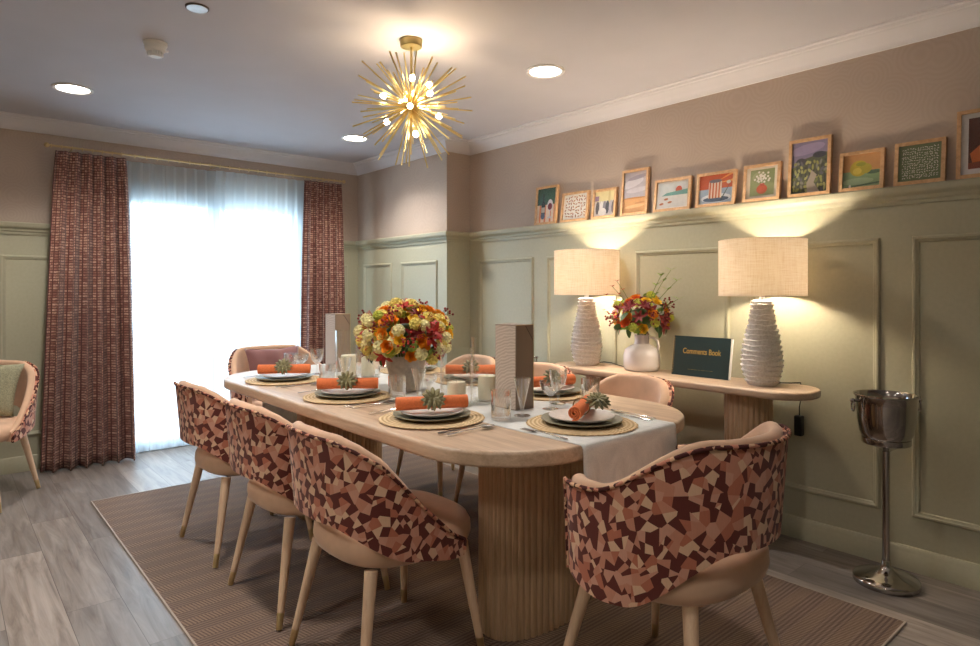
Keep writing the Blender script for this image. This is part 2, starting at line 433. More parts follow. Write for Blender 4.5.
# ================================================================== CEILING THINGS
def downlight(loc, label):
    r = thing('downlight', label, 'ceiling light', loc, 0, 'round recessed ceiling lights')
    MB().lathe([(.082, -.001), (.104, -.001), (.104, -.006), (.098, -.010), (.084, -.007), (.082, -.001)], 40, caps=False).build('trim_ring', M['white_plastic'], r)
    MB().lathe([(.0001, -.0035), (.083, -.0035), (.083, -.0015), (.0001, -.0015)], 40).build('diffuser', M['downlight'], r)
    return r
downlight((.59, 4.37, ZC), 'round white recessed downlight nearest the patterned curtain on the window wall')
downlight((2.45, 2.36, ZC), 'round white recessed downlight between the gold chandelier and the picture ledge')
downlight((2.42, 4.36, ZC), 'round white recessed downlight nearest the corner pillar, beyond the chandelier')

for x, y in ((.6, 2.36), (.6, .36), (-1.1, 2.36), (-1.1, .36)):     # unseen downlights continuing the ceiling grid, added as fill from the camera side
    o = MB().lathe([(.0001, -.0035), (.083, -.0035), (.104, -.006), (.104, -.001), (.0001, -.001)], 40).build(trim_name(), M['downlight'], loc=(x, y, ZC)); struct(o)
r = thing('smoke_detector', 'white ribbed smoke detector with a stepped drum on the ceiling', 'smoke detector', (.777, 3.31, ZC))
MB().lathe([(.0001, -.0005), (.052, -.0005), (.052, -.012), (.048, -.016), (.0001, -.016)], 32).build('mounting_base', M['white_plastic'], r)
MB().lathe([(.0001, -.016), (.047, -.016), (.045, -.036), (.036, -.044), (.0001, -.044)], 32).build('detector_body', M['white_plastic'], r)
v = MB()
for k in range(16):
    a = 2*PI*k/16; v.box(.026, .034, -.003, .003, -.062, -.044, mat=Matrix.Rotation(a, 4, 'Z'))
v.build('vent_ring', M['white_plastic'], r)
MB().lathe([(.0001, -.058), (.025, -.058), (.024, -.067), (.0001, -.069)], 24).build('sensor_cap', M['white_plastic'], r)
MB().box(.045, .056, -.006, .006, -.034, -.026).build('indicator_lamp', M['white_plastic'], r)
r = thing('speaker_disc', 'small flat round cover plate in a dark rim on the ceiling', 'ceiling disc', (.81, 2.78, ZC))
MB().lathe([(.0001, -.0005), (.046, -.0005), (.046, -.005), (.042, -.007), (.041, -.004), (.0001, -.004)], 32).build('rim', plain('dark_rim', '#5a524d', .4, .4), r)
MB().lathe([(.0001, -.0045), (.0405, -.0045), (.0405, -.0075), (.0001, -.0085)], 32).build('cover', plain('pale_grey_cover', '#cfd8e0', .25), r)

# chandelier
ch = thing('chandelier', 'gold sputnik burst chandelier of thin rods with glowing bulbs above the table', 'chandelier', (1.675, 2.485, ZC))
MB().lathe([(.0001, -.0005), (.052, -.0005), (.052, -.028), (.048, -.034), (.0001, -.034)], 40).build('canopy', M['gold'], ch)
HZ = -.312
MB().tube([(0, 0, -.034), (0, 0, HZ)], .006, 10).build('hanging_rod', M['gold'], ch)
MB().ball((0, 0, HZ), .03, 20, 12).build('hub', M['gold'], ch)
rod_me = None; rr = random.Random(11); nrod = 96
for k in range(nrod):
    z = 1-2*(k+.5)/nrod; a = k*2.399963+rr.uniform(-.2, .2); z = max(-.99, min(.96, z+rr.uniform(-.05, .05)))
    d = Vector((math.sqrt(1-z*z)*math.cos(a), math.sqrt(1-z*z)*math.sin(a), z))
    if z > .93: continue
    L = rr.choice((.295, .285, .265, .24))*(1-.12*(z > .6))
    if rod_me is None:
        o = MB().tube([(0, 0, .02), (0, 0, .5), (0, 0, 1)], .0034, 7).build('rod', M['gold'], ch); rod_me = o.data
    else:
        o = bpy.data.objects.new('rod', rod_me); COL.objects.link(o); o.parent = ch
    o.rotation_mode = 'QUATERNION'; o.rotation_quaternion = d.to_track_quat('Z', 'Y'); o.location = (0, 0, HZ); o.scale = (1, 1, L)
bulbs = [(.9, .35, .25), (-.8, .45, .3), (.1, -.95, .25), (.2, .95, .4), (-.55, -.75, -.25), (.75, -.55, -.3), (.6, .6, -.45), (-.6, .55, -.5), (.05, -.2, -1), (-.3, -.5, .75), (.5, -.3, .75)]
bmesh_b = None
for dv in bulbs:
    d = Vector(dv).normalized()
    if bmesh_b is None:
        o = MB().ball((0, 0, .135), .013, 14, 10, 1.25).build('bulb', M['bulb'], ch); bmesh_b = o.data
        hm = MB().tube([(0, 0, .02), (0, 0, .105)], .003, 8).lathe([(.0001, .1), (.0085, .1), (.0085, .123), (.0001, .123)], 12).build('bulb_holder', M['gold'], ch); hme = hm.data
        h = hm
    else:
        o = bpy.data.objects.new('bulb', bmesh_b); COL.objects.link(o); o.parent = ch
        h = bpy.data.objects.new('bulb_holder', hme); COL.objects.link(h); h.parent = ch
    for q in (o, h):
        q.rotation_mode = 'QUATERNION'; q.rotation_quaternion = d.to_track_quat('Z', 'Y'); q.location = (0, 0, HZ)

# ================================================================== CURTAINS
def drape(name, xs_top, xs_bot, y, z0, z1, folds, amp_t, amp_b, mat, seed, thick=.004, nz=34, spf=14, pinch=None, phase=0):
    rg = random.Random(seed); n = folds*spf
    ph = [rg.uniform(-.5, .5) for _ in range(folds+2)]; am = [rg.uniform(.7, 1.25) for _ in range(folds+2)]
    front, uvs = [], []
    ul = 1.9*(xs_bot[1]-xs_bot[0])
    for i in range(nz+1):
        v = i/nz; z = z1+(z0-z1)*v; row = []
        w = v**.7
        xa = xs_top[0]+(xs_bot[0]-xs_top[0])*w; xb = xs_top[1]+(xs_bot[1]-xs_top[1])*w
        for j in range(n+1):
            u = j/n; fi = u*folds; k0 = int(min(fi, folds-1)); t = fi-k0
            p = ph[k0]*(1-t)+ph[k0+1]*t; A = am[k0]*(1-t)+am[k0+1]*t
            amp = amp_t+(amp_b-amp_t)*sstep(0, .45, v)
            if pinch and v < .12:
                amp *= .55+.45*abs(math.sin(fi*PI*2))
            ang = 2*PI*(fi+phase)+p*.9*sstep(.05, .7, v)
            yy = y+amp*A*math.sin(ang)+.3*amp*math.sin(2*ang+v*2)
            xx = xa+(xb-xa)*u+.25*amp*math.sin(2*ang+.6)
            row.append((xx, yy, z)); uvs.append((u*ul, z))
        front.append(row)
    m = MB(); m.loft(front, closed=False, caps=False, uvs=uvs)
    o = m.build(name, mat, smooth=180)
    if thick:
        s = o.modifiers.new('thickness', 'SOLIDIFY'); s.thickness = thick; s.offset = 0
    return o
YC = 5.175
tag(drape('patterned_curtain', (.60, 1.02), (.515, 1.085), YC, .012, 2.186, 6, .022, .058, M['curtain'], 3, pinch=True),
    'full length maroon woven curtain beside the empty chair in the corner', 'curtain', 'maroon woven curtains')
tag(drape('patterned_curtain', (2.385, 2.735), (2.345, 2.785), YC, .012, 2.186, 6, .022, .036, M['curtain'], 5, pinch=True),
    'full length maroon woven curtain hanging nearest the corner pillar', 'curtain', 'maroon woven curtains')
YS = 5.295
tag(drape('sheer_curtain', (1.0, 1.69), (.98, 1.72), YS+.017, .02, 2.195, 9, .012, .019, M['sheer'], 8, thick=0, spf=10),
    'white sheer voile panel on the side of the corner chair', 'sheer curtain', 'white sheer voile panels')
tag(drape('sheer_curtain', (1.68, 2.46), (1.65, 2.46), YS-.032, .02, 2.195, 9, .010, .014, M['sheer'], 9, thick=0, spf=10, phase=.3),
    'white sheer voile panel on the side of the corner pillar', 'sheer curtain', 'white sheer voile panels')
r = thing('curtain_pole', 'thin brass curtain pole with rings across the window top', 'curtain pole', (0, YC, 2.215))
MB().tube([(.56, 0, 0), (2.75, 0, 0)], .0075, 12).build('pole', M['brass'], r)
for x in (.55, 2.76): MB().ball((x, 0, 0), .017, 14, 10).build('finial', M['brass'], r)
for x in (.70, 1.655, 2.60): MB().tube([(x, .012, -.002), (x, .09, -.002), (x, .148, -.002)], .006, 8).lathe([(.0001, 0), (.02, 0), (.02, .006), (.0001, .006)], 16).build('bracket', M['brass'], r) if False else MB().tube([(x, .011, 0), (x, .174, 0)], .006, 8).build('bracket', M['brass'], r)
ring_me = None
for x in [.575+.06*i for i in range(8)]+[1.08+.075*i for i in range(17)]+[2.39+.055*i for i in range(7)]:
    if ring_me is None:
        o = MB().tube([(0, .014*math.cos(2*PI*k/14), .014*math.sin(2*PI*k/14)-.003) for k in range(14)], .0022, 6, closed=True).build('ring', M['brass'], r); ring_me = o.data
    else:
        o = bpy.data.objects.new('ring', ring_me); COL.objects.link(o); o.parent = r
    o.location = (x, 0, 0)

# ================================================================== RUG, TABLE
RT = .008
rg0 = tag(MB().box(.674, 2.696, .759, 4.296, .0005, RT).build('rug', M['rug'], smooth=0), 'large flat brown ribbed rug with a thin pale edge under the dining table', 'rug')
e = MB()
e.loft([[(x+sx*i_, y+sy*i_, z) for i_, z in ((0, .0005), (0, RT), (.004, RT+.0006), (.0065, RT), (.0042, .0005))] for x, y, sx, sy in ((.668, .753, 1, 1), (2.702, .753, -1, 1), (2.702, 4.302, -1, -1), (.668, 4.302, 1, -1), (.668, .753, 1, 1))], caps=False)
e.build('edge_binding', plain('pale_binding', '#a99c90', .6), rg0, smooth=0)['label'] = 'thin pale edging strip'

def rrect(x0, x1, y0, y1, r, off, z, seg=14):
    pts = []; r = r-off
    x0 += off; x1 -= off; y0 += off; y1 -= off
    for cx, cy, a0 in ((x1-r, y1-r, 0), (x0+r, y1-r, 90), (x0+r, y0+r, 180), (x1-r, y0+r, 270)):
        for k in range(seg+1):
            a = math.radians(a0+90*k/seg); pts.append((cx+r*math.cos(a), cy+r*math.sin(a), z))
    return pts
def bullnose(x0, x1, y0, y1, r, zb, zt, rad, seg=14):
    prof = [(.03, zb)]
    for k in range(7):
        a = -PI/2+PI*k/12; prof.append((rad-rad*math.cos(a) if k <= 6 else 0, zb+rad+rad*math.sin(a)))
    prof = [(.05, zb)]+[(rad*(1-math.cos(a)), zb+rad+rad*math.sin(a)) for a in [(-PI/2)+PI/2*k/5 for k in range(6)]]+\
           [(rad*(1-math.cos(a)), zt-rad+rad*math.sin(a)) for a in [PI/2*k/5 for k in range(6)]]+[(.05, zt)]
    return MB().loft([rrect(x0, x1, y0, y1, r, o, z, seg) for o, z in prof])
def reeded(cx, cy, ax, ay, z0, z1, reeds):
    n = reeds*6; rings = []
    for z, s in ((z0, .985), (z0+.006, 1), (z1-.002, 1), (z1, 1)):
        ring = []
        for j in range(n):
            t = 2*PI*j/n; d = .0075*abs(math.sin(t*reeds/2))**.6-.004
            k = (abs(math.cos(t))**2.4+abs(math.sin(t))**2.4)**(-1/2.4)
            x, y = ax*k*math.cos(t), ay*k*math.sin(t); L = math.hypot(x, y)
            ring.append((cx+x*s*(1+d/L), cy+y*s*(1+d/L), z))
        rings.append(ring)
    return MB().loft(rings)
TX0, TX1, TY0, TY1, TZ = 1.14, 2.31, 1.275, 3.765, .76
TXC = 1.72
tb = thing('dining_table', 'long pale oak dining table with rounded ends on two reeded pedestals', 'table', (0, 0, RT))
bullnose(TX0, TX1, TY0, TY1, .36, TZ-.05-RT, TZ-RT, .012).build('tabletop', M['oak'], tb, smooth=50)
for yc in (1.70, 3.24): reeded(TXC-.01, yc, .245, .128, .0005, TZ-.05-RT, 56).build('pedestal', M['oak_v'], tb, smooth=50)

# ------------------------------------------------------------------ runner
def runner():
    x0, x1 = 1.475, 1.985
    path = []   # (y, z)
    yN, yF, zt = TY0-.006, TY1+.006, TZ+.0015
    for k in range(10): path.append((yN-.004, (.55)+(zt-.018-.55)*k/9))
    path += [(yN-.002, zt-.006), (yN+.006, zt)]
    for k in range(1, 60): path.append((yN+.006+(yF-yN-.012)*k/60, zt))
    path += [(yF-.006, zt), (yF+.002, zt-.006)]
    for k in range(12): path.append((yF+.004, zt-.018-(zt-.018-.36)*k/11))
    rows = []
    nx = 26
    for y, z in path:
        drop = max(0, (zt-.02)-z)
        row = []
        for i in range(nx+1):
            u = i/nx; x = x0+(x1-x0)*u
            w = (.010 if y < 2 else .003)*math.sin(u*14+.5)*min(1, drop*6)+(.005 if y < 2 else .002)*math.sin(u*31)*min(1, drop*5)
            sg = -1 if y < 2 else 1
            row.append((x+.004*math.sin(y*9)*(u-.5)*2, y+sg*(abs(w)+.001 if drop > 0 else 0), z))
        rows.append(row)
    o = MB().loft(rows, closed=False, caps=False).build('table_runner', M['linen'], smooth=60)
    s = o.modifiers.new('t', 'SOLIDIFY'); s.thickness = .0016; s.offset = 0
    return o
tag(runner(), 'pale grey linen runner along the middle of the table, hanging over both ends', 'table runner')
ST = TZ+.003

# ================================================================== CHAIRS
def chair(name, label, cat, arm=False, loc=(0,0,0), rz=0, group=None):
    t = thing(name, label, cat, loc, rz, group)
    A, B = (.306, .262) if arm else (.278, .282)
    U = math.radians(132 if arm else 116)
    nu, nv = 72, 14
    def zt(u):
        d = abs(math.degrees(u))
        if arm: return .830-.142*sstep(40, 104, d)-.006*sstep(104, 132, d)
        ks = ((0, .787), (28, .780), (42, .752), (56, .706), (81, .562), (104, .452), (118, .412))
        for (a0, z0), (a1, z1) in zip(ks, ks[1:]):
            if d <= a1: return z0+(z1-z0)*(d-a0)/(a1-a0)
        return .412
    def zb(u):
        d = abs(math.degrees(u))
        if arm: return .558-.160*sstep(28, 86, d)+.032*sstep(95, 132, d)
        return .525-.118*sstep(22, 78, d)-.037*sstep(70, 116, d)
    def P(u, z, off):
        n = 2.25 if arm else 2.5
        sx, cy = math.sin(u), math.cos(u)
        k = (abs(sx)**n+abs(cy)**n)**(-1/n)
        h = (z-.42)/.36
        rear = max(0, math.cos(u))
        lean = 1+(.035+.075*rear)*h
        x = (A-off)*k*sx*lean; y = -(B-off)*k*cy*lean
        if arm: x *= 1+.24*(y+.02)/.26
        return (x, y, z)
    def grid(o0, o1, zi0=0., zi1=0., rnd=0, pat=False):
        """closed loft: cross-section loop (outer up, inner down) swept along u"""
        rings, uvs = [], []
        for i in range(nu+1):
            u = -U+2*U*i/nu; lo, hi = zb(u)+zi0, zt(u)+zi1; ring = []
            if hi < lo+.02: hi = lo+.02
            for j in range(nv+1):
                z = lo+(hi-lo)*j/nv; ring.append(P(u, z, o0)); uvs.append((u*.28+1, z))
            if rnd:
                for j in range(1, 6):
                    a = PI*j/6; off = o0+(o1-o0)*(1-math.cos(a))/2
                    ring.append(P(u, hi+rnd*math.sin(a), off)); uvs.append((u*.28+1, hi))
            for j in range(nv+1):
                z = hi-(hi-lo)*j/nv; ring.append(P(u, z, o1)); uvs.append((u*.28+1, z))
            rings.append(ring)
        return MB().loft(rings, uvs=uvs)
    grid(0, .013).build('backrest_shell', M['shard'], t, smooth=50)['label'] = 'outside of the back in maroon and peach shard print'
    grid(.0135, .048, .004, .0, .016).build('backrest_lining', M['peach'], t, smooth=60)['label'] = 'plain peach velvet inside of the back'
    edge = [P(-U+2*U*i/nu, zt(-U+2*U*i/nu)+.004, -.001) for i in range(nu+1)]
    e0, e1 = [], []
    for k in range(5):
        f = k/5; e0.append(P(-U, zb(-U)+(zt(-U)-zb(-U))*f, -.001)); e1.append(P(U, zb(U)+(zt(U)-zb(U))*(1-f), -.001))
    MB().tube(e0+edge+e1, .006, 8).build('piping', M['shard_piping'], t, smooth=80)
    # seat cushion
    ZT = .404 if arm else .376
    prof = [(.0001, .375), (.19, .375), (.225, .378), (.243, .392), (.249, .415), (.247, .440), (.238, .458), (.215, .470), (.17, .476), (.09, .479), (.0001, .480)]
    rings = []
    for r_, z in prof:
        ring = []
        for j in range(48):
            a = 2*PI*j/48; k = (abs(math.cos(a))**2.6+abs(math.sin(a))**2.6)**(-1/2.6)
            ring.append((r_*(1.0 if not arm else 1.10)*k*math.cos(a), r_*k*math.sin(a)*(1.0 if not arm else 1.04)+(.022 if not arm else .034), z))
        rings.append([(x, y, z if not arm else .404+(z-.375)*1.1) for x, y, z in ring])
    MB().loft(rings).build('seat', M['peach'], t, smooth=70)
    for sx in (-1, 1):
        for (yt, yb) in ((-.165, -.235), (.185, .225)) if not arm else ((-.140, -.212), (.185, .262)):
            top = Vector((sx*(.168 if arm else .175), yt, ZT)); bot = Vector((sx*(.262 if arm else .238), yb, .005))
            def at(z, top=top, bot=bot): return top+(bot-top)*((ZT-z)/(ZT-.005))
            lg = MB().tube([at(ZT), at(.2), at(.0605)], [.021, .0165, .0128], 14).build('leg', M['leg'], t, smooth=60)
            MB().tube([at(.0605), at(.005)], [.0132, .0112], 14).build('brass_tip', M['brass'], lg, smooth=60)
    return t
k = N('piping_print'); v = k.coord(); vo = k.n('ShaderNodeTexVoronoi', {'Vector': v, 'Scale': 75})
sc_ = k.n('ShaderNodeSeparateColor', {'Color': vo.outputs[1]})
k.bsdf(k.ramp(sc_.outputs[0], [(0, lin('#4a1d19')), (.5, lin('#c4826b')), (.75, lin('#d9b08e'))], 'CONSTANT'), .85); M['shard_piping'] = k.m

G1 = 'shard print dining chairs without arms'
c0 = chair('dining_chair', 'shard print armless chair nearest the camera on the window end of the near side', 'chair', False, (1.155, 1.86, RT), -PI/2, G1)
c0['label'] = 'armless shard print chair nearest the camera, closest to the near armchair'
copy_thing(c0, 'armless shard print chair second from the camera, between two alike on the curtain side', (1.155, 2.46, RT), -PI/2+.02)
copy_thing(c0, 'armless shard print chair farthest along the curtain side, backed by the bright window', (1.15, 3.14, RT), -PI/2+.02)
copy_thing(c0, 'peach inside of a chair back showing between table and console below the jug', (2.40, 1.93, RT), PI/2-.10)
copy_thing(c0, 'chair on the lamp side mostly hidden behind the tall near gift box', (2.41, 2.575, RT), PI/2)
copy_thing(c0, 'chair on the lamp side seen behind the hurricane candles, legs under the table', (2.41, 3.18, RT), PI/2)
copy_thing(c0, 'empty chair at the edge of the picture holding a sage green cushion', (.15, 4.72, .0005), math.radians(152))
c1 = chair('dining_armchair', 'shard print armchair at the near end of the table, its back to the camera', 'armchair', True, (1.652, 1.045, RT), 0, 'shard print armchairs at the table ends')
copy_thing(c1, 'armchair at the window end of the table holding a mauve cushion', (1.70, 4.075, RT), PI)

def cushion(name, label, mat, w, h, th, loc, rot):
    n = 20; vs = []; fs = []
    def H(u, v):
        e = (1-abs(u)**2.6)*(1-abs(v)**2.6); return th*.5*max(0, e)**.5
    for s in (1, -1):
        for i in range(n+1):
            for j in range(n+1):
                u, v = -1+2*i/n, -1+2*j/n
                pin = 1-.10*(1-u*u)*abs(v)**3-.0; pin2 = 1-.10*(1-v*v)*abs(u)**3
                vs.append((u*w/2*pin2, s*H(u, v)+.006*math.sin(u*7+v*3)*(1-abs(u))*s, v*h/2*pin))
    m = (n+1)**2
    for s in (0, 1):
        for i in range(n):
            for j in range(n):
                a = s*m+i*(n+1)+j; q = (a, a+1, a+n+2, a+n+1); fs.append(q if s else q[::-1])
    me = MB().add(vs, fs)
    o = me.build(name, mat, smooth=180)
    bm = bmesh.new(); bm.from_mesh(o.data); bmesh.ops.remove_doubles(bm, verts=bm.verts, dist=.0004); bm.to_mesh(o.data); bm.free()
    o.location = loc; o.rotation_euler = rot
    return tag(o, label, 'cushion')
cushion('cushion', 'mauve velvet cushion leaning in the armchair at the window end', M['mauve'], .38, .32, .11, (1.70, 4.14, .70), (math.radians(-16), 0, math.radians(2)))
cushion('cushion', 'sage green textured cushion leaning on the empty corner chair', M['sagefab'], .37, .32, .11, (.205, 4.822, .648), (math.radians(-16), math.radians(4), math.radians(152-180)))

# ================================================================== PLACE SETTINGS
def lathe_obj(name, prof, mat, seg, **kw): return MB().lathe(prof, seg).build(name, mat, **kw)
PROTO = {}
def put(key, maker, label, cat, group, loc, rz=0):
    if key not in PROTO:
        o = maker(); PROTO[key] = o; tag(o, label, cat, group); o.location = loc; o.rotation_euler = (o.rotation_euler[0], o.rotation_euler[1], rz); return o
    return copy_thing(PROTO[key], label, loc, rz, group)
def e_(name): 
    o = bpy.data.objects.new(name, None); COL.objects.link(o); o.empty_display_size = .03; return o
def mk_mat():
    n = 96; rg = random.Random(2); wob = [rg.uniform(-.0022, .0022) for _ in range(n)]
    rings = []
    for r, z in ((.0001, .0), (.19, 0), (.195, .0025), (.19, .0048), (.1, .005), (.0001, .005)):
        rings.append([((r+(wob[j] if r > .15 else 0))*math.cos(2*PI*j/n), (r+(wob[j] if r > .15 else 0))*math.sin(2*PI*j/n), z) for j in range(n)])
    return MB().loft(rings).build('placemat', M['mat'])
def mk_plate(R, mat, name):
    return lambda: lathe_obj(name, [(.0001, .0), (R*.62, 0), (R*.64, .003), (R*.93, .010), (R, .0145), (R*.995, .0175), (R*.93, .0140), (R*.66, .0065), (.0001, .0055)], mat, 72)
def mk_napkin():
    L, R, n = .265, .0265, 110; rings = []
    # rolled cloth: a spiral section swept along x
    sec_o = []; turns = 2.6
    for k in range(n+1):
        a = 2*PI*turns*k/n; r = R*(.25+.75*k/n); sec_o.append((r*math.cos(a+1.2), r*math.sin(a+1.2)))
    sec_i = []
    for k in range(n, -1, -1):
        a = 2*PI*turns*k/n; r = R*(.25+.75*k/n)-.0048; sec_i.append((max(.001, r)*math.cos(a+1.2), max(.001, r)*math.sin(a+1.2)))
    loop = sec_o+sec_i
    xs = [-.5, -.49, -.3, -.1, 0, .1, .3, .49, .5]
    for t in xs:
        w = 1-.14*math.exp(-(t/.09)**2)
        if abs(t) == .5: w *= .97
        rings.append([(t*L, y*w, z*w) for y, z in loop])
    return MB().loft(rings).build('napkin', M['orange'], smooth=45)
def mk_ring():
    r = e_('napkin_ring')
    MB().tube([(0, .0300*math.cos(2*PI*k/24), .0300*math.sin(2*PI*k/24)) for k in range(24)], .0022, 8, closed=True).build('band', plain('twine', '#8b7a55', .8), r)
    s = MB()
    for ring, (cnt, L, W, el) in enumerate(((12, .047, .0150, .10), (10, .043, .0150, .42), (8, .036, .0140, .75), (6, .026, .0115, 1.05), (4, .016, .009, 1.35))):
        for q in range(cnt):
            a = 2*PI*(q+.5*ring)/cnt
            d = Vector((math.cos(a)*math.cos(el), math.sin(a)*math.cos(el), math.sin(el)))
            side = Vector((-math.sin(a), math.cos(a), 0)); nn = d.cross(side)
            pr = []
            for f, w, th in ((0, .4, .5), (.35, .85, 1), (.7, 1, 1), (.9, .6, .7), (1, .05, .1)):
                c = d*L*f+nn*(-.01*f*f)
                pr.append([c+side*(W*.5*w*math.cos(2*PI*j/6))+nn*(.0048*th*math.sin(2*PI*j/6)) for j in range(6)])
            s.loft(pr)
    so = s.build('succulent', M['succ'], r, smooth=60)
    so['label'] = 'olive green succulent rosette'
    so.location = (0, -.032, .016); so.rotation_euler = (math.radians(55), 0, 0)
    return r
def mk_tumbler(): return lathe_obj('tumbler', [(.0001, 0), (.033, 0), (.036, .003), (.039, .108), (.0365, .108), (.0340, .018), (.0001, .014)], M['glass'], 20, smooth=20)
def mk_flute(): return lathe_obj('flute_glass', [(.0001, 0), (.031, 0), (.031, .002), (.008, .005), (.0042, .012), (.006, .022), (.033, .143), (.0318, .143), (.0045, .028), (.0001, .027)], M['glass'], 24, smooth=20)
def mk_coupe(): return lathe_obj('coupe_glass', [(.0001, 0), (.032, 0), (.032, .002), (.008, .006), (.0045, .014), (.005, .05), (.012, .056), (.036, .078), (.042, .098), (.043, .112), (.0415, .112), (.040, .098), (.034, .081), (.008, .062), (.0001, .061)], M['glass'], 28, smooth=20)
def mk_wine(): return lathe_obj('wine_glass', [(.0001, 0), (.033, 0), (.033, .002), (.008, .006), (.0045, .014), (.0045, .055), (.014, .062), (.030, .082), (.036, .108), (.0385, .142), (.0372, .142), (.0345, .108), (.028, .085), (.008, .067), (.0001, .066)], M['glass'], 28, smooth=20)
def mk_knife():
    m = MB(); z = .0035
    m.loft([[(w*math.cos(2*PI*j/8), y, z+h*math.sin(2*PI*j/8)) for j in range(8)] for y, w, h in ((-.11, .003, .002), (-.10, .0055, .003), (-.03, .004, .0028), (-.012, .003, .0026))])
    m.loft([[(x0, y, z-.0008), (x1, y, z-.0003), (x1, y, z+.0003), (x0, y, z+.0008)] for y, x0, x1 in ((-.014, -.003, .003), (.0, -.004, .006), (.08, -.004, .0075), (.10, -.0035, .004), (.112, -.003, -.001))])
    return m.build('knife', M['cutlery'])
def mk_spoon():
    m = MB(); z = .0035
    m.loft([[(w*math.cos(2*PI*j/8), y, z+dz+h*math.sin(2*PI*j/8)) for j in range(8)] for y, w, h, dz in ((-.10, .002, .001, 0), (-.095, .0065, .0015, 0), (-.03, .003, .0018, .002), (.045, .0025, .0018, .003), (.052, .006, .0015, .0015))])
    rings = []
    for f in range(9):
        t = f/8; y = .05+.055*t; w = max(.0008, .017*math.sqrt(max(0, 1-(2*t-.95)**2/1.01)))
        rings.append([(w*x, y, z-.0012+.0045*(x*x)+.002*(2*t-1)**2+dz) for x, dz in ((-1, 0), (-.5, 0), (0, 0), (.5, 0), (1, 0), (.5, .0012), (0, .0012), (-.5, .0012))])
    m.loft(rings)
    return m.build('spoon', M['cutlery'])
def mk_fork():
    m = MB(); z = .0035
    m.loft([[(w*math.cos(2*PI*j/8), y, z+dz+h*math.sin(2*PI*j/8)) for j in range(8)] for y, w, h, dz in ((-.105, .002, .001, 0), (-.098, .0065, .0015, 0), (-.03, .003, .0018, .002), (.035, .0025, .0018, .003), (.045, .010, .0012, .001), (.062, .0115, .001, 0))])
    for x in (-.0098, -.0033, .0033, .0098): m.box(x-.0014, x+.0014, .058, .102, z-.0008, z+.0008)
    return m.build('fork', M['cutlery'])

G = {'mat': 'round woven placemats', 'p1': 'olive grey dinner plates', 'p2': 'pale side plates', 'nap': 'rolled orange napkins', 'ring': 'succulent napkin rings',
     'kn': 'table knives', 'sp': 'table spoons', 'fo': 'table forks', 'tum': 'glass tumblers', 'flu': 'conical flute glasses', 'cou': 'coupe glasses', 'win': 'wine glasses'}
DIAG = -math.radians(41)
# name, mat centre, napkin angle, cutlery dir (diner faces), with napkin
LX, RX = 1.372, 2.10
SET = [
 ('in front of the near armchair', (1.715, 1.475), math.radians(30), (0, 1), True),
 ('at the nearest curtain side place', (LX, 1.90), math.radians(-26), (1, 0), True),
 ('at the middle curtain side place', (LX, 2.535), math.radians(-36), (1, 0), True),
 ('at the farthest curtain side place', (LX, 3.22), math.radians(-34), (1, 0), True),
 ('at the nearest lamp side place', (RX, 2.00), math.radians(-14), (-1, 0), True),
 ('at the middle lamp side place', (RX, 2.56), DIAG, (-1, 0), True),
 ('at the farthest lamp side place', (RX, 3.10), DIAG, (-1, 0), True),
]
for i, (where, (x, y), na, (fx, fy), nap) in enumerate(SET):
    put('mat', mk_mat, 'round woven straw placemat '+where, 'placemat', G['mat'], (x, y, ST), i*.7)
    z = ST+.0055
    put('p1', mk_plate(.143, M['plate1'], 'dinner_plate'), 'olive grey dinner plate '+where, 'plate', G['p1'], (x, y, z))
    z2 = z+.0105
    put('p2', mk_plate(.116, M['plate2'], 'side_plate'), 'pale speckled plate stacked on the larger one '+where, 'plate', G['p2'], (x, y, z2))
    if nap:
        zn = z2+.0180+.0265
        put('nap', mk_napkin, 'rolled orange linen napkin '+where, 'napkin', G['nap'], (x, y, zn), na)
        rg_ = put('ring', mk_ring, 'napkin ring with an olive succulent '+where, 'napkin ring', G['ring'], (x, y, zn+.0012), na)
        if i == 0: first_ring = rg_
    rt = (fy, -fx)                       # diner's right hand
    rot = math.atan2(-fx, fy)            # local +y towards where the diner looks
    zc = ST+.0002
    for key, mk, off, cat, g in (('kn', mk_knife, .225, 'knife', 'kn'), ('sp', mk_spoon, .262, 'spoon', 'sp'), ('fo', mk_fork, -.222, 'fork', 'fo')):
        px, py = x+rt[0]*off, y+rt[1]*off
        if i == 7 and key != 'fo': continue
        put(key, mk, 'silver %s lying beside the placemat %s' % (cat, where), cat, G[g], (px-fx*.03, py-fy*.03, zc), rot)

for c in first_ring.children:                       # the near ring has turned: its rosette lies to the outer side of the roll
    if c.name.startswith('succulent'): c.location = (.015, -.056, .020); c.rotation_euler = (math.radians(12), math.radians(-22), 0)
def glassware(kind, where, x, y):
    mk, cat, g, nm = {'t': (mk_tumbler, 'glass', 'tum', 'short straight glass tumbler'), 'f': (mk_flute, 'glass', 'flu', 'conical flute glass'),
                      'c': (mk_coupe, 'glass', 'cou', 'stemmed coupe glass'), 'w': (mk_wine, 'glass', 'win', 'stemmed wine glass')}[kind]
    put(g, mk, nm+' '+where, cat, G[g], (x, y, ST+.0003), (x*7+y*3) % 3)
glassware('t', 'standing before the near gift box', 1.545, 1.712)
glassware('f', 'in front of the near gift box', 1.655, 1.715)
glassware('c', 'behind the plates set for the near armchair', 1.83, 1.735)
glassware('w', 'beside the coupe behind the near armchair plates', 1.945, 1.80)
glassware('t', 'beside the wine glass nearest the console', 2.04, 1.705)
glassware('t', 'in front of the whitewashed flower vase', 1.478, 2.30)
glassware('f', 'in front of the whitewashed flower vase', 1.525, 2.205)
glassware('c', 'hidden between flower vase and hurricane candle', 1.62, 2.27)
glassware('t', 'beside the middle plates on the curtain side', 1.435, 2.86)
glassware('f', 'beside the far pair of candles', 1.50, 2.80)
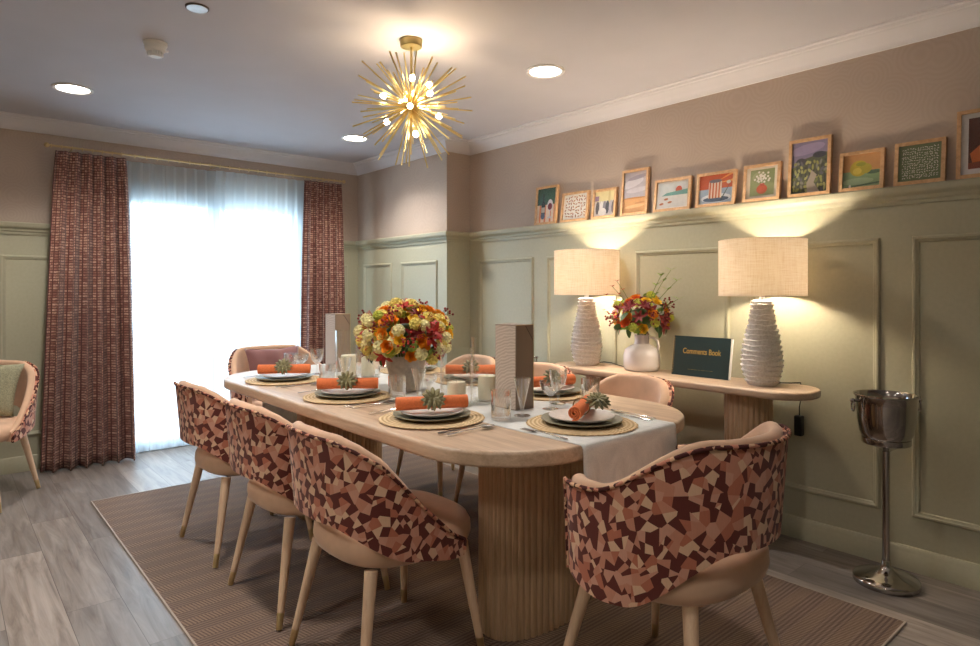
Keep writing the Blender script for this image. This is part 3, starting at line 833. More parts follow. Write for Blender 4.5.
glassware('c', 'behind the farthest napkin on the curtain side', 1.545, 3.40)
glassware('w', 'in the far group before the window armchair', 1.61, 3.33)
glassware('t', 'in the far group before the window armchair', 1.53, 3.50)
glassware('w', 'beside the lamp side middle plates', 1.90, 2.72)
glassware('t', 'beside the lamp side far plates', 1.92, 2.92)

# gift boxes
def mk_box():
    r = e_('gift_box'); w, d, h = .094, .125, .335
    MB().box(0, w, 0, d, 0, h).build('box_body', M['box'], r, smooth=0, bevel=.002)
    MB().box(-.0014, -.0004, .004, d-.004, .004, h-.004).build('patterned_panel', M['boxpat'], r, smooth=0)
    e = MB()
    for bx in ((-.001, w+.001, -.0012, .0012, h-.002, h+.001), (w-.001, w+.0012, -.0012, .0012, 0, h)): e.box(*bx)
    e.build('gold_edge', M['brass'], r, smooth=0)
    MB().tube([(.05, -.0012, h-.004), (w-.003, -.0012, h-.062)], .0011, 6).build('cord', plain('dark_cord', '#4b3a30', .7), r)
    return r
put('box', mk_box, 'tall taupe gift box nearer the camera beside the hurricane candles', 'gift box', 'tall taupe gift boxes', (1.705, 1.800, ST))
put('box', mk_box, 'tall taupe gift box far off in front of the curtain', 'gift box', 'tall taupe gift boxes', (1.72, 3.325, ST))

# hurricanes with candles
def mk_hur(h):
    def f():
        r = .066; return lathe_obj('hurricane_vase', [(.0001, 0), (r-.002, 0), (r, .002), (r, h), (r-.003, h), (r-.003, .012), (.0001, .010)], M['hglass'], 48, smooth=40)
    return f
def mk_candle(h):
    def f():
        o = e_('pillar_candle')
        lathe_obj('wax', [(.0001, 0), (.037, 0), (.038, .002), (.038, h-.004), (.036, h), (.02, h-.002), (.0001, h-.004)], M['wax'], 36, parent=o)
        MB().tube([(0, 0, h-.005), (.001, 0, h+.006), (.004, 0, h+.013)], .0014, 6).build('wick', M['wick'], o)
        return o
    return f
HUR = [((1.600, 2.045), .235, .085, 'lower hurricane nearer the flowers in the near pair'), ((1.752, 2.030), .275, .098, 'taller hurricane beside the near gift box'),
       ((1.600, 2.950), .265, .125, 'taller hurricane of the pair beyond the flowers'), ((1.755, 3.02), .225, .105, 'lower hurricane of the pair beyond the flowers')]
for i, ((x, y), h, chh, w) in enumerate(HUR):
    o = put('hur%d' % i, mk_hur(h), 'clear glass cylinder, the '+w, 'hurricane glass', 'glass hurricane cylinders', (x, y, ST))
    o = put('can%d' % i, mk_candle(chh), 'ivory pillar candle inside the '+w, 'candle', 'ivory pillar candles', (x, y, ST+.0122))

# ================================================================== FLOWERS
def petal(m, c, d, up, L, W, cup, mi=0, n=5):
    """one petal from c along d, cupped towards up"""
    side = d.cross(up).normalized(); rows = []
    for i in range(n+1):
        t = i/n; w = W*math.sin(PI*(t*.82+.12))**.8
        cc = c+d*(L*t)+up*(cup*t*t*L)
        rows.append([cc-side*w*.5+up*(.12*w), cc, cc+side*w*.5+up*(.12*w)])
    m.loft(rows, closed=False, caps=False, mi=mi)
def mesh_rose(mat, R):
    m = MB()
    for ring, (cnt, el, L) in enumerate(((6, .35, 1), (5, .75, .85), (5, 1.1, .7), (3, 1.4, .55))):
        for q in range(cnt):
            a = 2*PI*(q+.4*ring)/cnt
            out = Vector((math.cos(a), math.sin(a), 0)); d = out*math.cos(el)+Vector((0,0,1))*math.sin(el)
            u = Vector((0,0,1))*math.cos(el)-out*math.sin(el)
            petal(m, Vector((0,0,-.3*R))+out*.08*R, d, u, R*L, R*1.05, .25)
    return m, mat
def mesh_lily(mat, R):
    m = MB()
    for q in range(6):
        a = 2*PI*q/6; el = .45 if q % 2 else .7
        out = Vector((math.cos(a), math.sin(a), 0)); d = out*math.cos(el)+Vector((0,0,1))*math.sin(el); u = Vector((0,0,1))*math.cos(el)-out*math.sin(el)
        petal(m, Vector((0,0,-.3*R)), d, u, R*1.15, R*.5, -.25)
    for q in range(5):
        a = 2*PI*q/5; m.tube([(0, 0, -.2*R), (.2*R*math.cos(a), .2*R*math.sin(a), .75*R)], .0012, 5)
    return m, mat
def mesh_cluster(mat, R):
    m = MB(); rg = random.Random(5); n = 30
    m.ball((0, 0, 0), R*.80, 14, 10)
    for k in range(n):
        z = 1-1.35*(k+.5)/n; a = k*2.4; rr_ = math.sqrt(max(0, 1-z*z)); nrm = Vector((rr_*math.cos(a), rr_*math.sin(a), z))
        t = nrm.orthogonal().normalized(); s = nrm.cross(t); c = nrm*R*.85
        a0 = rg.uniform(0, 3)
        for q in range(4):
            aa = a0+PI/2*q; d = (t*math.cos(aa)+s*math.sin(aa))*.9+nrm*.35
            petal(m, c, d.normalized(), nrm, R*.34, R*.30, .1, n=3)
    return m, mat
def mesh_berry(mat, R):
    m = MB(); rg = random.Random(8)
    for k in range(7):
        d = Vector((rg.uniform(-1, 1), rg.uniform(-1, 1), rg.uniform(.7, 1.6))).normalized(); e = d*R*rg.uniform(.9, 1.5)
        m.tube([(0, 0, -R*.6), tuple(e)], .0010, 5, mi=1); m.ball(e, R*.16, 8, 6)
    return m, [mat, M['stem']]
def mesh_leaf(mat, L):
    m = MB(); petal(m, Vector((0, 0, 0)), Vector((.8, 0, .6)), Vector((-.6, 0, .8)), L, L*.5, -.35, n=6); return m, mat
M['stem'] = plain('green_stem', '#5f7a35', .6)
FM = {k: plain('petal_'+k, h, .6, 0, .12, 60, **{'Subsurface Weight': .05}) for k, h in (('cream', '#f7ecb4'), ('butter', '#f3df78'), ('lime', '#c4cc4e'), ('orange', '#f39a1c'), ('rust', '#e2601c'), ('red', '#b8322a'), ('crimson', '#7e1d1d'), ('pink', '#dba68c'), ('yellow', '#f2c62f'))}
FM['leaf'] = plain('dark_leaf', '#3c5a2a', .5, 0, .25, 30); FM['leaf2'] = plain('bright_leaf', '#86a83a', .5, 0, .2, 30)
FC = {}
def flower(kind, colr, size, parent, loc, nrm, name, spin):
    key = (kind, colr, round(size, 3))
    if key not in FC:
        m, mt = {'rose': mesh_rose, 'lily': mesh_lily, 'cluster': mesh_cluster, 'berry': mesh_berry, 'leaf': mesh_leaf}[kind](FM[colr], size)
        o = m.build(name, mt, parent, smooth=60); FC[key] = o.data
    else:
        o = bpy.data.objects.new(name, FC[key]); COL.objects.link(o); o.parent = parent
    q = Vector(nrm).to_track_quat('Z', 'Y') @ Euler((0, 0, spin)).to_quaternion()
    o.rotation_mode = 'QUATERNION'; o.rotation_quaternion = q; o.location = loc
    return o
def bouquet(parent, rx, rz, cz, n, palette, seed, tilt=(0, 0), low=-.45):
    rg = random.Random(seed)
    for k in range(n):
        z = 1-(1-low)*(k+.5)/n; a = k*2.399963+rg.uniform(-.3, .3); rr_ = math.sqrt(max(0, 1-z*z))
        nrm = Vector((rr_*math.cos(a), rr_*math.sin(a), z)); f = rg.uniform(.82, 1.04)
        p = Vector((nrm.x*rx*f, nrm.y*rx*f, cz+nrm.z*rz*f))
        kind, colr, size, name = palette[k % len(palette)] if rg.random() < .75 else rg.choice(palette)
        flower(kind, colr, size, parent, p, (nrm+Vector((0, 0, .25))).normalized(), name, rg.uniform(0, 6))
    for k in range(14):
        a = 2*PI*k/14+rg.uniform(-.2, .2); nrm = Vector((math.cos(a), math.sin(a), -.45)).normalized()
        flower('leaf', rg.choice(('leaf', 'leaf2', 'leaf')), .07, parent, Vector((nrm.x*rx*.86, nrm.y*rx*.86, cz+low*rz*.62)), nrm, 'leaf', rg.uniform(0, 6))
VX, VY = 1.665, 2.515
tag(MB().lathe([(.0001, 0), (.058, 0), (.064, .004), (.074, .05), (.090, .12), (.097, .155), (.098, .165), (.090, .165), (.088, .15), (.068, .05), (.058, .012), (.0001, .010)], 40).build('flower_vase', M['vase'], loc=(VX, VY, ST)),
    'whitewashed tapered vase under the big bouquet on the table', 'vase')
bq = thing('bouquet', 'large domed bouquet of cream, orange and red flowers on the dining table', 'bouquet', (VX, VY, ST+.0125))
MB().ball((0, 0, .235), .115, 20, 12, .60).build('foliage_core', FM['leaf'], bq)
st = MB()
for k in range(9):
    a = 2*PI*k/9; st.tube([(.03*math.cos(a+1), .03*math.sin(a+1), .0), (.045*math.cos(a), .045*math.sin(a), .14), (.07*math.cos(a), .07*math.sin(a), .22)], .0028, 6)
st.build('stems', M['stem'], bq)
PAL = [('cluster', 'cream', .030, 'hydrangea'), ('lily', 'red', .048, 'lily'), ('cluster', 'butter', .028, 'hydrangea'), ('rose', 'orange', .034, 'rose'), ('cluster', 'cream', .029, 'hydrangea'), ('berry', 'crimson', .036, 'berry_sprig'),
       ('cluster', 'butter', .030, 'hydrangea'), ('lily', 'red', .044, 'lily'), ('cluster', 'cream', .028, 'hydrangea'), ('rose', 'yellow', .030, 'rose'), ('cluster', 'lime', .024, 'hydrangea'), ('berry', 'red', .036, 'berry_sprig'), ('rose', 'orange', .036, 'rose'), ('lily', 'crimson', .042, 'lily')]
bouquet(bq, .212, .150, .245, 190, PAL, 21, low=-.62)

# ================================================================== CONSOLE TABLE
CZ = .775
cn = thing('console_table', 'narrow pale oak console with rounded ends and reeded supports against the panelled wall', 'console table', (0, 0, 0))
bullnose(2.845, 3.182, 1.195, 2.76, .15, CZ-.038, CZ, .012).build('console_top', M['oak'], cn, smooth=50)
for yc in (1.53, 2.43): reeded(3.04, yc, .105, .105, .0005, CZ-.038, 26).build('console_pedestal', M['oak_v'], cn, smooth=50)

def lamp(label, loc):
    r = thing('table_lamp', label, 'lamp', loc, 0, 'ribbed white lamps with linen drum shades')
    prof = []; H = .415; n = 150
    for k in range(n+1):
        z = H*k/n; f = z/H
        R = .062+.024*math.sin(PI*min(1, f/.62))**1.0 if f < .31 else 0
        # smooth bottle outline
        keys = [(0, .064), (.10, .076), (.25, .086), (.38, .085), (.55, .072), (.75, .053), (.9, .043), (1, .040)]
        for (a, ra), (b2, rb) in zip(keys, keys[1:]):
            if a <= f <= b2:
                t = sstep(a, b2, f)*.4+.6*(f-a)/(b2-a); R = ra+(rb-ra)*t
        saw = (f*17) % 1
        prof.append((R, z, .0145*(saw**1.1)*(1 if .01 < f < .985 else 0)))
    seg = 56; rings = []; rg = random.Random(3)
    for R, z, dd in prof:
        ring = []
        for j in range(seg):
            a = 2*PI*j/seg; w = .0022*math.sin(3*a+z*40)+.0016*math.sin(7*a-z*55)
            ring.append(((R+dd)*math.cos(a), (R+dd)*math.sin(a), max(0, min(H, z+w*(1 if .01 < z/H < .98 else 0)))))
        rings.append(ring)
    MB().loft(rings).build('lamp_base', M['ribbed'], r, smooth=60)
    MB().lathe([(.0001, H), (.013, H), (.013, H+.045), (.018, H+.05), (.018, H+.085), (.0001, H+.085)], 20).build('bulb_holder', M['white_plastic'], r)
    MB().ball((0, 0, H+.125), .028, 16, 12, 1.25).build('bulb', M['lampbulb'], r)
    s0, s1, R = H+.018, H+.286, .200
    sh = MB().lathe([(R-.0015, s0), (R, s0), (R, s1), (R-.0015, s1), (R-.0015, s0)], 72, caps=False).build('lamp_shade', M['shade'], r, smooth=60)
    for z, nm in ((s0, 'bottom_hoop'), (s1, 'top_hoop')):
        hp = MB().tube([((R-.0008)*math.cos(2*PI*k/60), (R-.0008)*math.sin(2*PI*k/60), z) for k in range(60)], .0028, 6, closed=True)
        if z == s0:
            for k in range(3):
                a = 2*PI*k/3+.4; hp.tube([(.012*math.cos(a), .012*math.sin(a), s0+.03), ((R-.002)*math.cos(a), (R-.002)*math.sin(a), s0)], .0015, 5)
        hp.build(nm, M['shade'], sh)
    return r
LZ = CZ+.001
l1 = lamp('ribbed white lamp with a linen drum shade between the dark book and the steel bucket', (3.027, 1.455, LZ))
l2 = lamp('ribbed white lamp with a linen drum shade at the far end beyond the flower jug', (3.024, 2.56, LZ))
MB().tube([(.075, -.02, .006), (.11, -.05, .012), (.12, -.1, .010), (.10, -.16, .004), (.06, -.24, .004)], .0028, 8).build('cord', M['black'], l2)
cd = MB().tube([(.07, -.03, .005), (.11, -.09, .006), (.172, -.11, .004), (.182, -.115, -.03), (.185, -.10, -.12), (.185, -.10, -.22)], .0028, 8).build('cord', M['black'], l1)
MB().box(.165, .20, -.118, -.08, -.26, -.16).build('plug', M['black'], cd, bevel=.006)

# flower jug
JX, JY = 3.055, 2.175
jg = thing('flower_jug', 'glossy white jug with a small handle holding flowers on the console', 'jug', (JX, JY, CZ+.0005))
MB().lathe([(.0001, 0), (.088, 0), (.097, .006), (.104, .03), (.104, .085), (.095, .118), (.066, .140), (.044, .150), (.040, .165), (.040, .195), (.045, .203), (.039, .203), (.034, .19), (.034, .16), (.06, .136), (.092, .11), (.098, .04), (.08, .010), (.0001, .010)], 44).build('jug_body', M['ceramic'], jg, smooth=50)
MB().tube([(.02, -.040, .190), (.03, -.062, .188), (.035, -.083, .170), (.035, -.090, .140), (.033, -.086, .118)], .0075, 10).build('handle', M['ceramic'], jg)
b2 = thing('bouquet', 'smaller loose bouquet of yellow, orange and dark red flowers in the white jug', 'bouquet', (JX, JY, CZ+.012))
st = MB()
for k in range(8):
    a = 2*PI*k/8; st.tube([(.02*math.cos(a+1), .02*math.sin(a+1), .0), (.022*math.cos(a), .022*math.sin(a), .19), (.05*math.cos(a), .05*math.sin(a), .25)], .0024, 6)
st.build('stems', M['stem'], b2)
MB().ball((0, 0, .285), .085, 16, 10, .7).build('foliage_core', FM['leaf'], b2)
PAL2 = [('lily', 'crimson', .044, 'alstroemeria'), ('rose', 'orange', .034, 'rose'), ('cluster', 'lime', .026, 'hydrangea'), ('lily', 'red', .042, 'alstroemeria'), ('leaf', 'leaf2', .05, 'leaf'), ('rose', 'yellow', .034, 'rose'), ('berry', 'crimson', .036, 'berry_sprig'), ('lily', 'crimson', .034, 'alstroemeria'), ('leaf', 'leaf', .06, 'leaf'), ('rose', 'rust', .026, 'rose')]
bouquet(b2, .165, .125, .295, 78, PAL2, 33, low=-.55)
tw = random.Random(14)
for k, (dx, dy, dz) in enumerate(((0, -.23, .30), (.03, -.175, .36), (0, -.13, .33), (-.02, -.25, .20), (-.12, .17, .22), (-.10, .14, .27), (-.12, .19, .13), (-.11, .10, .30))):
    m = MB(); p = [Vector((dx*t*.9, dy*(t**1.3), .20+dz*t**.8+.0)) for t in (0, .3, .55, .8, 1)]
    m.tube(p, [.0022, .002, .0017, .0014, .001], 6)
    for t in (1, 2, 3, 4):
        for sgn in (-1, 1):
            d = Vector((tw.uniform(-.5, .5), sgn*.7, .5)).normalized(); petal(m, p[t], d, Vector((-d.x, -d.y, .5)).normalized(), (.034 if dy < 0 else .018), .014, -.2, 1, 4)
    m.build('twig', [M['stem'], FM['leaf2'] if dy < 0 else FM['red']], b2)

# comments book
def text_mesh(body, size, bold=0):
    cu = bpy.data.curves.new('t', 'FONT'); cu.body = body; cu.size = size; cu.align_x = 'CENTER'; cu.align_y = 'CENTER'; cu.extrude = .0003; cu.offset = bold
    o = bpy.data.objects.new('t', cu); COL.objects.link(o); dg = bpy.context.evaluated_depsgraph_get()
    me = bpy.data.meshes.new_from_object(o.evaluated_get(dg)); bpy.data.objects.remove(o); bpy.data.curves.remove(cu); return me
bk = thing('comments_book', 'dark green landscape ring bound Comments Book standing open on the console', 'book', (3.035, 1.80, CZ+.001), -PI/2)
BW, BH, TL = .33, .213, math.radians(9)
tilt = Matrix.Rotation(-TL, 4, 'X')
MB().box(-BW/2, BW/2, -.0012, .0012, 0, BH, mat=tilt).build('front_cover', M['book'], bk, smooth=0)
MB().box(-BW/2+.006, BW/2+.008, .0016, .0125, .002, BH-.002, mat=tilt).build('pages', M['paper_white'], bk, smooth=0)
MB().box(-BW/2, BW/2, .0130, .0152, 0, BH, mat=tilt).build('back_cover', M['book'], bk, smooth=0)
sp = MB()
for k in range(22):
    z = .012+k*(BH-.024)/21
    sp.tube([tilt @ Vector((-BW/2+.001+.0085*math.cos(2*PI*j/12), .0065+.0105*math.sin(2*PI*j/12), z)) for j in range(12)], .0011, 5, closed=True)
sp.build('ring_binding', M['brass'], bk)
for body, size, z, nm, bold in (('Comments Book', .041, BH*.62, 'title', .0006), ('- - - - - - - - - -   - -   - - - -   - -   - - - -', .0095, BH*.17, 'small_print', .0003)):
    me = text_mesh(body, size, bold); me.name = nm; me.materials.clear(); me.materials.append(plain('gold_foil', '#c9a55a', .4, .6, .03))
    o = bpy.data.objects.new(nm, me); COL.objects.link(o); o.parent = bk
    o.matrix_local = tilt @ Matrix.Translation((.004, -.0016, z)) @ Matrix.Rotation(PI/2, 4, 'X')
    if nm == 'title': o.scale = (.78, 1, 1)
# small strut easel back so that it stands
MB().box(-.03, .03, .018, .0195, .0, .13, mat=Matrix.Translation((0, .018, 0)) @ Matrix.Rotation(math.radians(4), 4, 'X')).build('easel_strut', M['book'], bk, smooth=0)

# ================================================================== WINE COOLERS
def cooler(label, loc, rz):
    r = thing('wine_cooler', label, 'wine cooler', loc, rz, 'steel champagne buckets on stands')
    st = r
    MB().lathe([(.0001, .0005), (.122, .0005), (.124, .004), (.124, .022), (.120, .027), (.075, .040), (.030, .060), (.019, .075), (.0155, .10), (.0001, .10)], 56).build('stand_base', M['steel'], st, smooth=40)
    MB().lathe([(.0001, .09), (.0145, .09), (.0145, .56), (.0001, .56)], 24).build('stand_pole', M['steel'], st)
    MB().lathe([(.0155, .555), (.022, .560), (.05, .578), (.088, .588), (.091, .592), (.091, .612), (.087, .614), (.085, .596), (.05, .590), (.0001, .590)], 56).build('bucket_holder', M['steel'], st, smooth=40)
    bk = MB().lathe([(.0001, .600), (.078, .600), (.086, .606), (.100, .640), (.108, .690), (.112, .755), (.116, .786), (.122, .792), (.122, .797), (.117, .797), (.112, .788), (.108, .755), (.104, .69), (.096, .645), (.08, .612), (.0001, .610)], 64).build('bucket', M['steel'], st, smooth=40)
    for s in (-1, 1):
        h = MB().tube([(s*.112, 0, .768), (s*.140, 0, .770)], .005, 10).ball((s*.142, 0, .770), .010, 12, 8)
        h.tube([(s*.140, .011*math.cos(2*PI*k/14), .748+.022*math.sin(2*PI*k/14)) for k in range(14)], .0035, 8, closed=True)
        h.build('ring_handle', M['steel'], bk)
    return r
cooler('steel champagne bucket on a tall stand in front of the bare wall panel', (3.015, .915, .0003), math.radians(-41))
cooler('steel champagne bucket almost hidden behind the tall near gift box', (3.02, 3.185, .0003), math.radians(-41))

# ================================================================== PICTURES
FLAT = {}
def flat(h, rough=.7):
    if h not in FLAT: FLAT[h] = plain('print_'+h.strip('#'), h, rough, 0, .05, 40)
    return FLAT[h]
def ell(cx, cy, rx, ry, rot=0, n=14):
    return [(cx+rx*math.cos(2*PI*k/n)*math.cos(rot)-ry*math.sin(2*PI*k/n)*math.sin(rot), cy+rx*math.cos(2*PI*k/n)*math.sin(rot)+ry*math.sin(2*PI*k/n)*math.cos(rot)) for k in range(n)]
def rect(a, b, c, d): return [(a, c), (b, c), (b, d), (a, d)]
def strokes(seed, nx, ny, cols, L, W, x0=.06, x1=.94, y0=.06, y1=.94):
    rg = random.Random(seed); out = []
    for i in range(nx):
        for j in range(ny):
            x = x0+(x1-x0)*(i+.5+rg.uniform(-.25, .25))/nx; y = y0+(y1-y0)*(j+.5+rg.uniform(-.25, .25))/ny
            out.append((rg.choice(cols), ell(x, y, L*rg.uniform(.7, 1.2), W, rg.uniform(-1.6, 1.6), 8)))
    return out
def art(i):
    rg = random.Random(i)
    if i == 1: return [('#2f5a43', rect(0,1,.52,1)), ('#f0dcc6', rect(0,1,0,.52))]+[('#e0895a', rect(a, a+.09, 0, .52)) for a in (.12, .38, .66, .88)]+[('#17241f', [(.22,.2),(.42,.2),(.42,.55),(.35,.64),(.35,.84),(.29,.84),(.29,.64),(.22,.55)]), ('#c9c2b4', rect(.23,.41,.3,.45)), ('#4d6a86', ell(.32,.2,.11,.1)), ('#e4e0e2', ell(.68,.5,.15,.17)), ('#6d2030', ell(.68,.46,.12,.1)), ('#dfdadc', rect(.655,.705,.14,.36)), ('#d5d0d4', ell(.68,.14,.12,.03))]
    if i == 2: return [('#f4efe6', rect(0,1,0,1))]+strokes(2, 8, 7, ['#b0602f', '#8d4a22', '#c47d48'], .058, .020)
    if i == 3: return [('#e6d9a4', rect(0,1,.6,1)), ('#cfc7c4', rect(0,1,0,.6)), ('#9a7d93', rect(0,.2,.62,.82)), ('#d6c58e', rect(.66,.76,.3,1))]+[(c, ell(x, .35, .09, .26)) for x, c in ((.15,'#5d5b5f'),(.34,'#e9e4e2'),(.5,'#8e8a94'),(.64,'#4e5055'),(.8,'#bdb7bd'),(.93,'#6a6670'))]+[('#ece7e4', ell(.4,.18,.2,.16))]
    if i == 4: return [('#bdb6bd', rect(0,1,.36,1)), ('#d5d0d5', ell(.35,.72,.5,.1,.15)), ('#a49da8', ell(.6,.86,.45,.05,.1)), ('#cfc9cf', ell(.6,.55,.5,.06,.05)), ('#d9a36c', rect(0,1,0,.36)), ('#c48a53', ell(.5,.36,.5,.02)), ('#e6bb86', ell(.5,.16,.45,.04,.05)), ('#c98f5c', ell(.75,.24,.25,.02,.05))]
    if i == 5: return [('#efeae2', rect(0,1,0,1)), ('#d5d8d6', rect(.05,.95,.05,.95)), ('#c9583c', ell(.68,.66,.1,.14)), ('#6fa39a', [(.15,.48),(.95,.48),(.95,.66),(.6,.62),(.3,.58)]), ('#d8d4cf', rect(.05,.95,.05,.48))]+[('#b5704a', ell(x,y,.07,.04,.2)) for x,y in ((.3,.36),(.16,.2),(.42,.24))]
    if i == 6: return [('#c2552c', rect(0,1,.52,1)), ('#9fb4c9', rect(0,1,0,.52)), ('#e69a4c', [(.5,.75),(1,.98),(1,1),(.88,1)]), ('#e8a95a', [(.5,.7),(1,.72),(1,.8)]), ('#dfe4ea', ell(.5,.2,.44,.15)), ('#5b6d85', ell(.5,.16,.38,.09)), ('#e8d3c0', rect(.28,.66,.2,.76))]+[('#c8663c', rect(a, a+.045, .2, .76)) for a in (.3,.39,.48,.57)]+[('#6d6b78', ell(.47,.78,.19,.06)), ('#f3ece0', ell(.85,.7,.06,.06)), ('#4f5f5a', [(.62,.1),(.86,.6),(.88,.6),(.66,.1)])]
    if i == 7: return [('#ece4d4', rect(0,1,0,1)), ('#8e9a68', rect(.12,.88,.1,.92)), ('#a4ad7f', ell(.35,.75,.18,.1,.5))]+[('#f2eee4', ell(.5+.24*math.cos(a*1.9)*((a % 4)/4+.25), .66+.2*math.sin(a*1.9)*((a % 4)/4+.25), .035,.035)) for a in range(26)]+[('#c8562c', ell(.5,.3,.17,.15)), ('#b74a25', rect(.43,.57,.4,.48))]
    if i == 8:
        o = [('#8d84a8', rect(0,1,0,1)), ('#a79ac0', ell(.4,.85,.5,.1,.1)), ('#5d6350', [(0,0),(1,0),(1,.74),(.8,.78),(.55,.7),(.3,.66),(.12,.55),(0,.5)]), ('#4b4d5a', ell(.25,.62,.14,.07)), ('#3f4350', ell(.75,.72,.18,.06))]
        o += strokes(8, 9, 8, ['#7b8250', '#a3a560', '#4a4d48', '#8d8f86', '#b7b878', '#6a6b78'], .055, .03, .03, .97, .04, .62)
        return o+[('#b3a89c', [(.45,0),(.8,0),(.62,.2),(.7,.34),(.55,.44),(.5,.3),(.42,.2)])]
    if i == 9: return [('#cf9a62', rect(0,1,.5,1)), ('#8fae83', rect(0,1,0,.5)), ('#a9c39a', ell(.4,.2,.42,.1)), ('#4f6b57', ell(.8,.44,.2,.06)), ('#c9b43c', ell(.42,.58,.24,.24)), ('#bdb03f', ell(.60,.56,.16,.15)), ('#dccb58', ell(.38,.50,.12,.10)), ('#a3a43a', ell(.47,.70,.13,.06)), ('#5c7a63', [(0,.0),(1,.1),(1,.14),(0,.05)]), ('#f3efe6', ell(.2,.06,.03,.06))]
    if i == 10: return [('#77865f', rect(0,1,0,1))]+strokes(10, 15, 13, ['#f4f1e8', '#e8e4d8'], .028, .0105, .08, .92, .08, .92)
    return [('#ece9ea', rect(0,1,0,1)), ('#5d3226', rect(.13,.87,.1,.92)), ('#c9a591', ell(.6,.7,.24,.2)), ('#d9733a', [(.16,.35),(.5,.6),(.7,.42),(.55,.22),(.2,.2)]), ('#e49a52', ell(.6,.36,.18,.14)), ('#8d4630', rect(.13,.87,.1,.2)), ('#f0c892', ell(.42,.42,.1,.12))]
LAB = {1: 'small framed print of a wine bottle and glass on green', 2: 'framed print of rust brown leaf strokes on white', 3: 'small framed print of grey figures under a yellow wall', 4: 'tall framed print of a hazy sky above orange sand',
       5: 'framed print of a red sun over a teal sea strip', 6: 'framed print of a striped stack on a plate over orange', 7: 'framed print of white flowers in a red vase on green', 8: 'tall framed print of a rocky hillside below a lavender sky',
       9: 'framed print of a yellow pear on a green table', 10: 'framed print of white flecks scattered on green', 11: 'tall framed brown and orange still life cut by the picture edge'}
PIC = [(1, 3.185, 2.978, .270), (2, 2.935, 2.700, .200), (3, 2.664, 2.474, .192), (4, 2.432, 2.237, .282), (5, 2.192, 1.952, .192), (6, 1.915, 1.685, .191), (7, 1.641, 1.446, .196), (8, 1.405, 1.206, .286), (9, 1.168, .981, .186), (10, .940, .750, .192), (11, .712, .49, .286)]
for i, ya, yb, h in PIC:
    w = ya-yb
    r = thing('picture_frame', LAB[i]+', leaning on the ledge', 'picture', (XR-.046, (ya+yb)/2, ZD+.0008), -PI/2, 'framed prints along the dado ledge')
    if i == 11: r['label'] = LAB[11]
    D_ = .020; lean = math.asin(min(.2, (.046-.022)/h)); T = Matrix.Rotation(-lean, 4, 'X'); fw = .0155
    def ring_(x, z, wi, y): return [(x-wi, y, -0+z[0]), (x+wi, y, z[0]), (x+wi, y, z[1]), (x-wi, y, z[1])]
    lo = MB(); 
    sect = [(0, 0), (D_, 0), (D_, fw*.8), (.004, fw*.8), (.004, fw), (0, fw)]
    cs = [(-w/2, 0, 1, 1), (w/2, 0, -1, 1), (w/2, h, -1, -1), (-w/2, h, 1, -1)]
    # mitred bars: y depth, inset
    lo.loft([[T @ Vector((x+sx*ins, y, z+sz*ins)) for y, ins in ((.0, .0), (.0, fw), (.006, fw), (.006, fw-.004), (D_, fw-.004), (D_, 0))] for x, z, sx, sz in cs+cs[:1]], caps=False)
    lo.build('frame', M['frame'], r, smooth=0)
    MB().box(-w/2+fw-.003, w/2-fw+.003, .0120, .0185, fw-.003, h-fw+.003, mat=T).build('backing', M['paper_white'], r, smooth=0)
    iw, ih = w-2*fw+.004, h-2*fw+.004
    a = MB(); mats = []; layers = art(i)
    for q, (colr, pts) in enumerate(layers):
        mm = flat(colr)
        if mm not in mats: mats.append(mm)
        y = .0117-q*.00002-.0001
        cl = [(min(1, max(0, x)), min(1, max(0, z))) for x, z in pts]
        a.add([T @ Vector((-iw/2+x*iw, y, fw-.002+z*ih)) for x, z in cl], [tuple(range(len(cl)))], mats.index(mm))
    a.build('print', mats, r, smooth=0)
    MB().box(-iw/2, iw/2, .0068, .0078, fw-.002, fw-.002+ih, mat=T).build('glazing', M['picglass'], r, smooth=0)

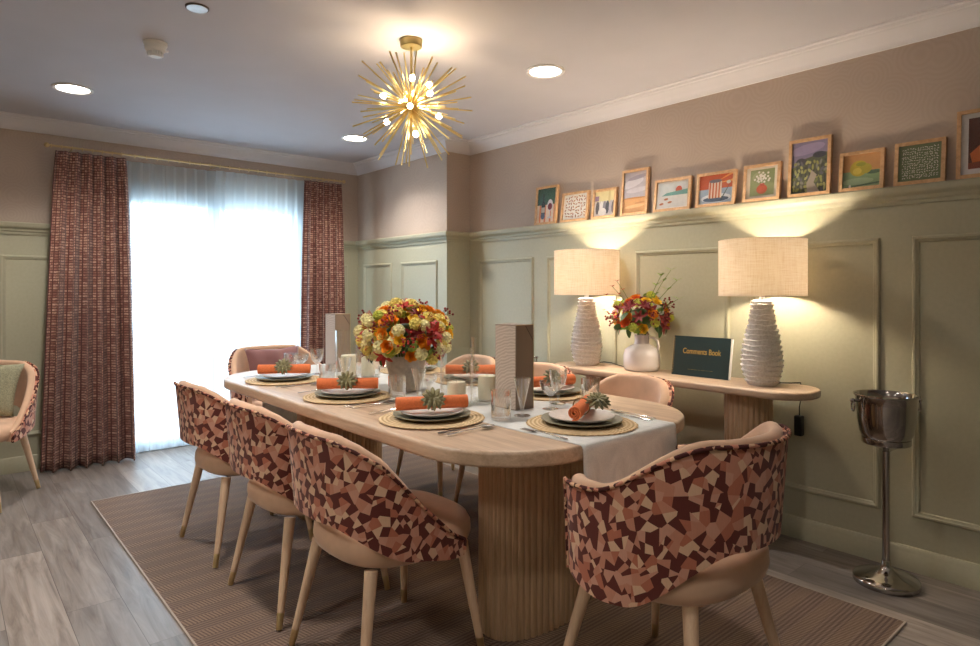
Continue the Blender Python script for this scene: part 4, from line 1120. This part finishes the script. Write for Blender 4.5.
# ================================================================== LIGHTS
def light(name, typ, loc, energy, color, **kw):
    l = bpy.data.lights.new(name, typ); l.energy = energy; l.color = color
    for k_, v_ in kw.items(): setattr(l, k_, v_)
    o = bpy.data.objects.new(name, l); COL.objects.link(o); o.location = loc; return o
for n_, (x, y) in enumerate(((.59, 4.37), (2.45, 2.36), (2.42, 4.36), (.6, 2.36), (.6, .36), (-1.1, 2.36), (-1.1, .36))):  # first three are the visible downlights, the others unseen lamps added for fill
    o = light('downlight_and_fill_beam', 'SPOT', (x, y, ZC-.012), (70, 62, 70, 62, 22, 78, 46)[n_], (1, .92, .83), spot_size=math.radians(135), spot_blend=.8, shadow_soft_size=.07)
light('chandelier_glow', 'POINT', (1.685, 2.475, ZC+HZ+.06), 9, (1, .74, .46), shadow_soft_size=.02)
for o_ in ((3.027, 1.455), (3.024, 2.56)):
    light('lamp_glow', 'POINT', (o_[0], o_[1], LZ+.415+.125), 30, (1, .86, .69), shadow_soft_size=.035)
p = light('window_portal', 'AREA', ((WX0+WX1)/2, YB+.14, WZ/2), 1, (1, 1, 1), shape='RECTANGLE', size=WX1-WX0, size_y=WZ)
p.rotation_euler = (-PI/2, 0, 0); p.data.cycles.is_portal = True

w = bpy.data.worlds.new('sky'); S.world = w; w.use_nodes = True
bg = w.node_tree.nodes['Background']; bg.inputs[0].default_value = (.68, .85, 1, 1); bg.inputs[1].default_value = 7.0

# ================================================================== CAMERA
cam = bpy.data.cameras.new('camera'); co = bpy.data.objects.new('camera', cam); COL.objects.link(co); S.camera = co
co.location = (0, 0, 1.235); co.rotation_euler = (PI/2, 0, -0.716888)
cam.sensor_width = 36; cam.sensor_fit = 'HORIZONTAL'; cam.lens = 632.9/980*36; cam.shift_y = -(323-290.27)/980; cam.clip_start = .02
S.view_settings.view_transform = 'Standard'; S.view_settings.look = 'None'; S.view_settings.gamma = 1; S.view_settings.exposure = 0.6; S.view_settings.use_curve_mapping = False
try:
    S.cycles.use_denoising = True; S.cycles.max_bounces = 10; S.cycles.transparent_max_bounces = 24; S.cycles.diffuse_bounces = 5; S.cycles.sample_clamp_indirect = 6; S.cycles.caustics_reflective = False; S.cycles.caustics_refractive = False
except Exception: pass
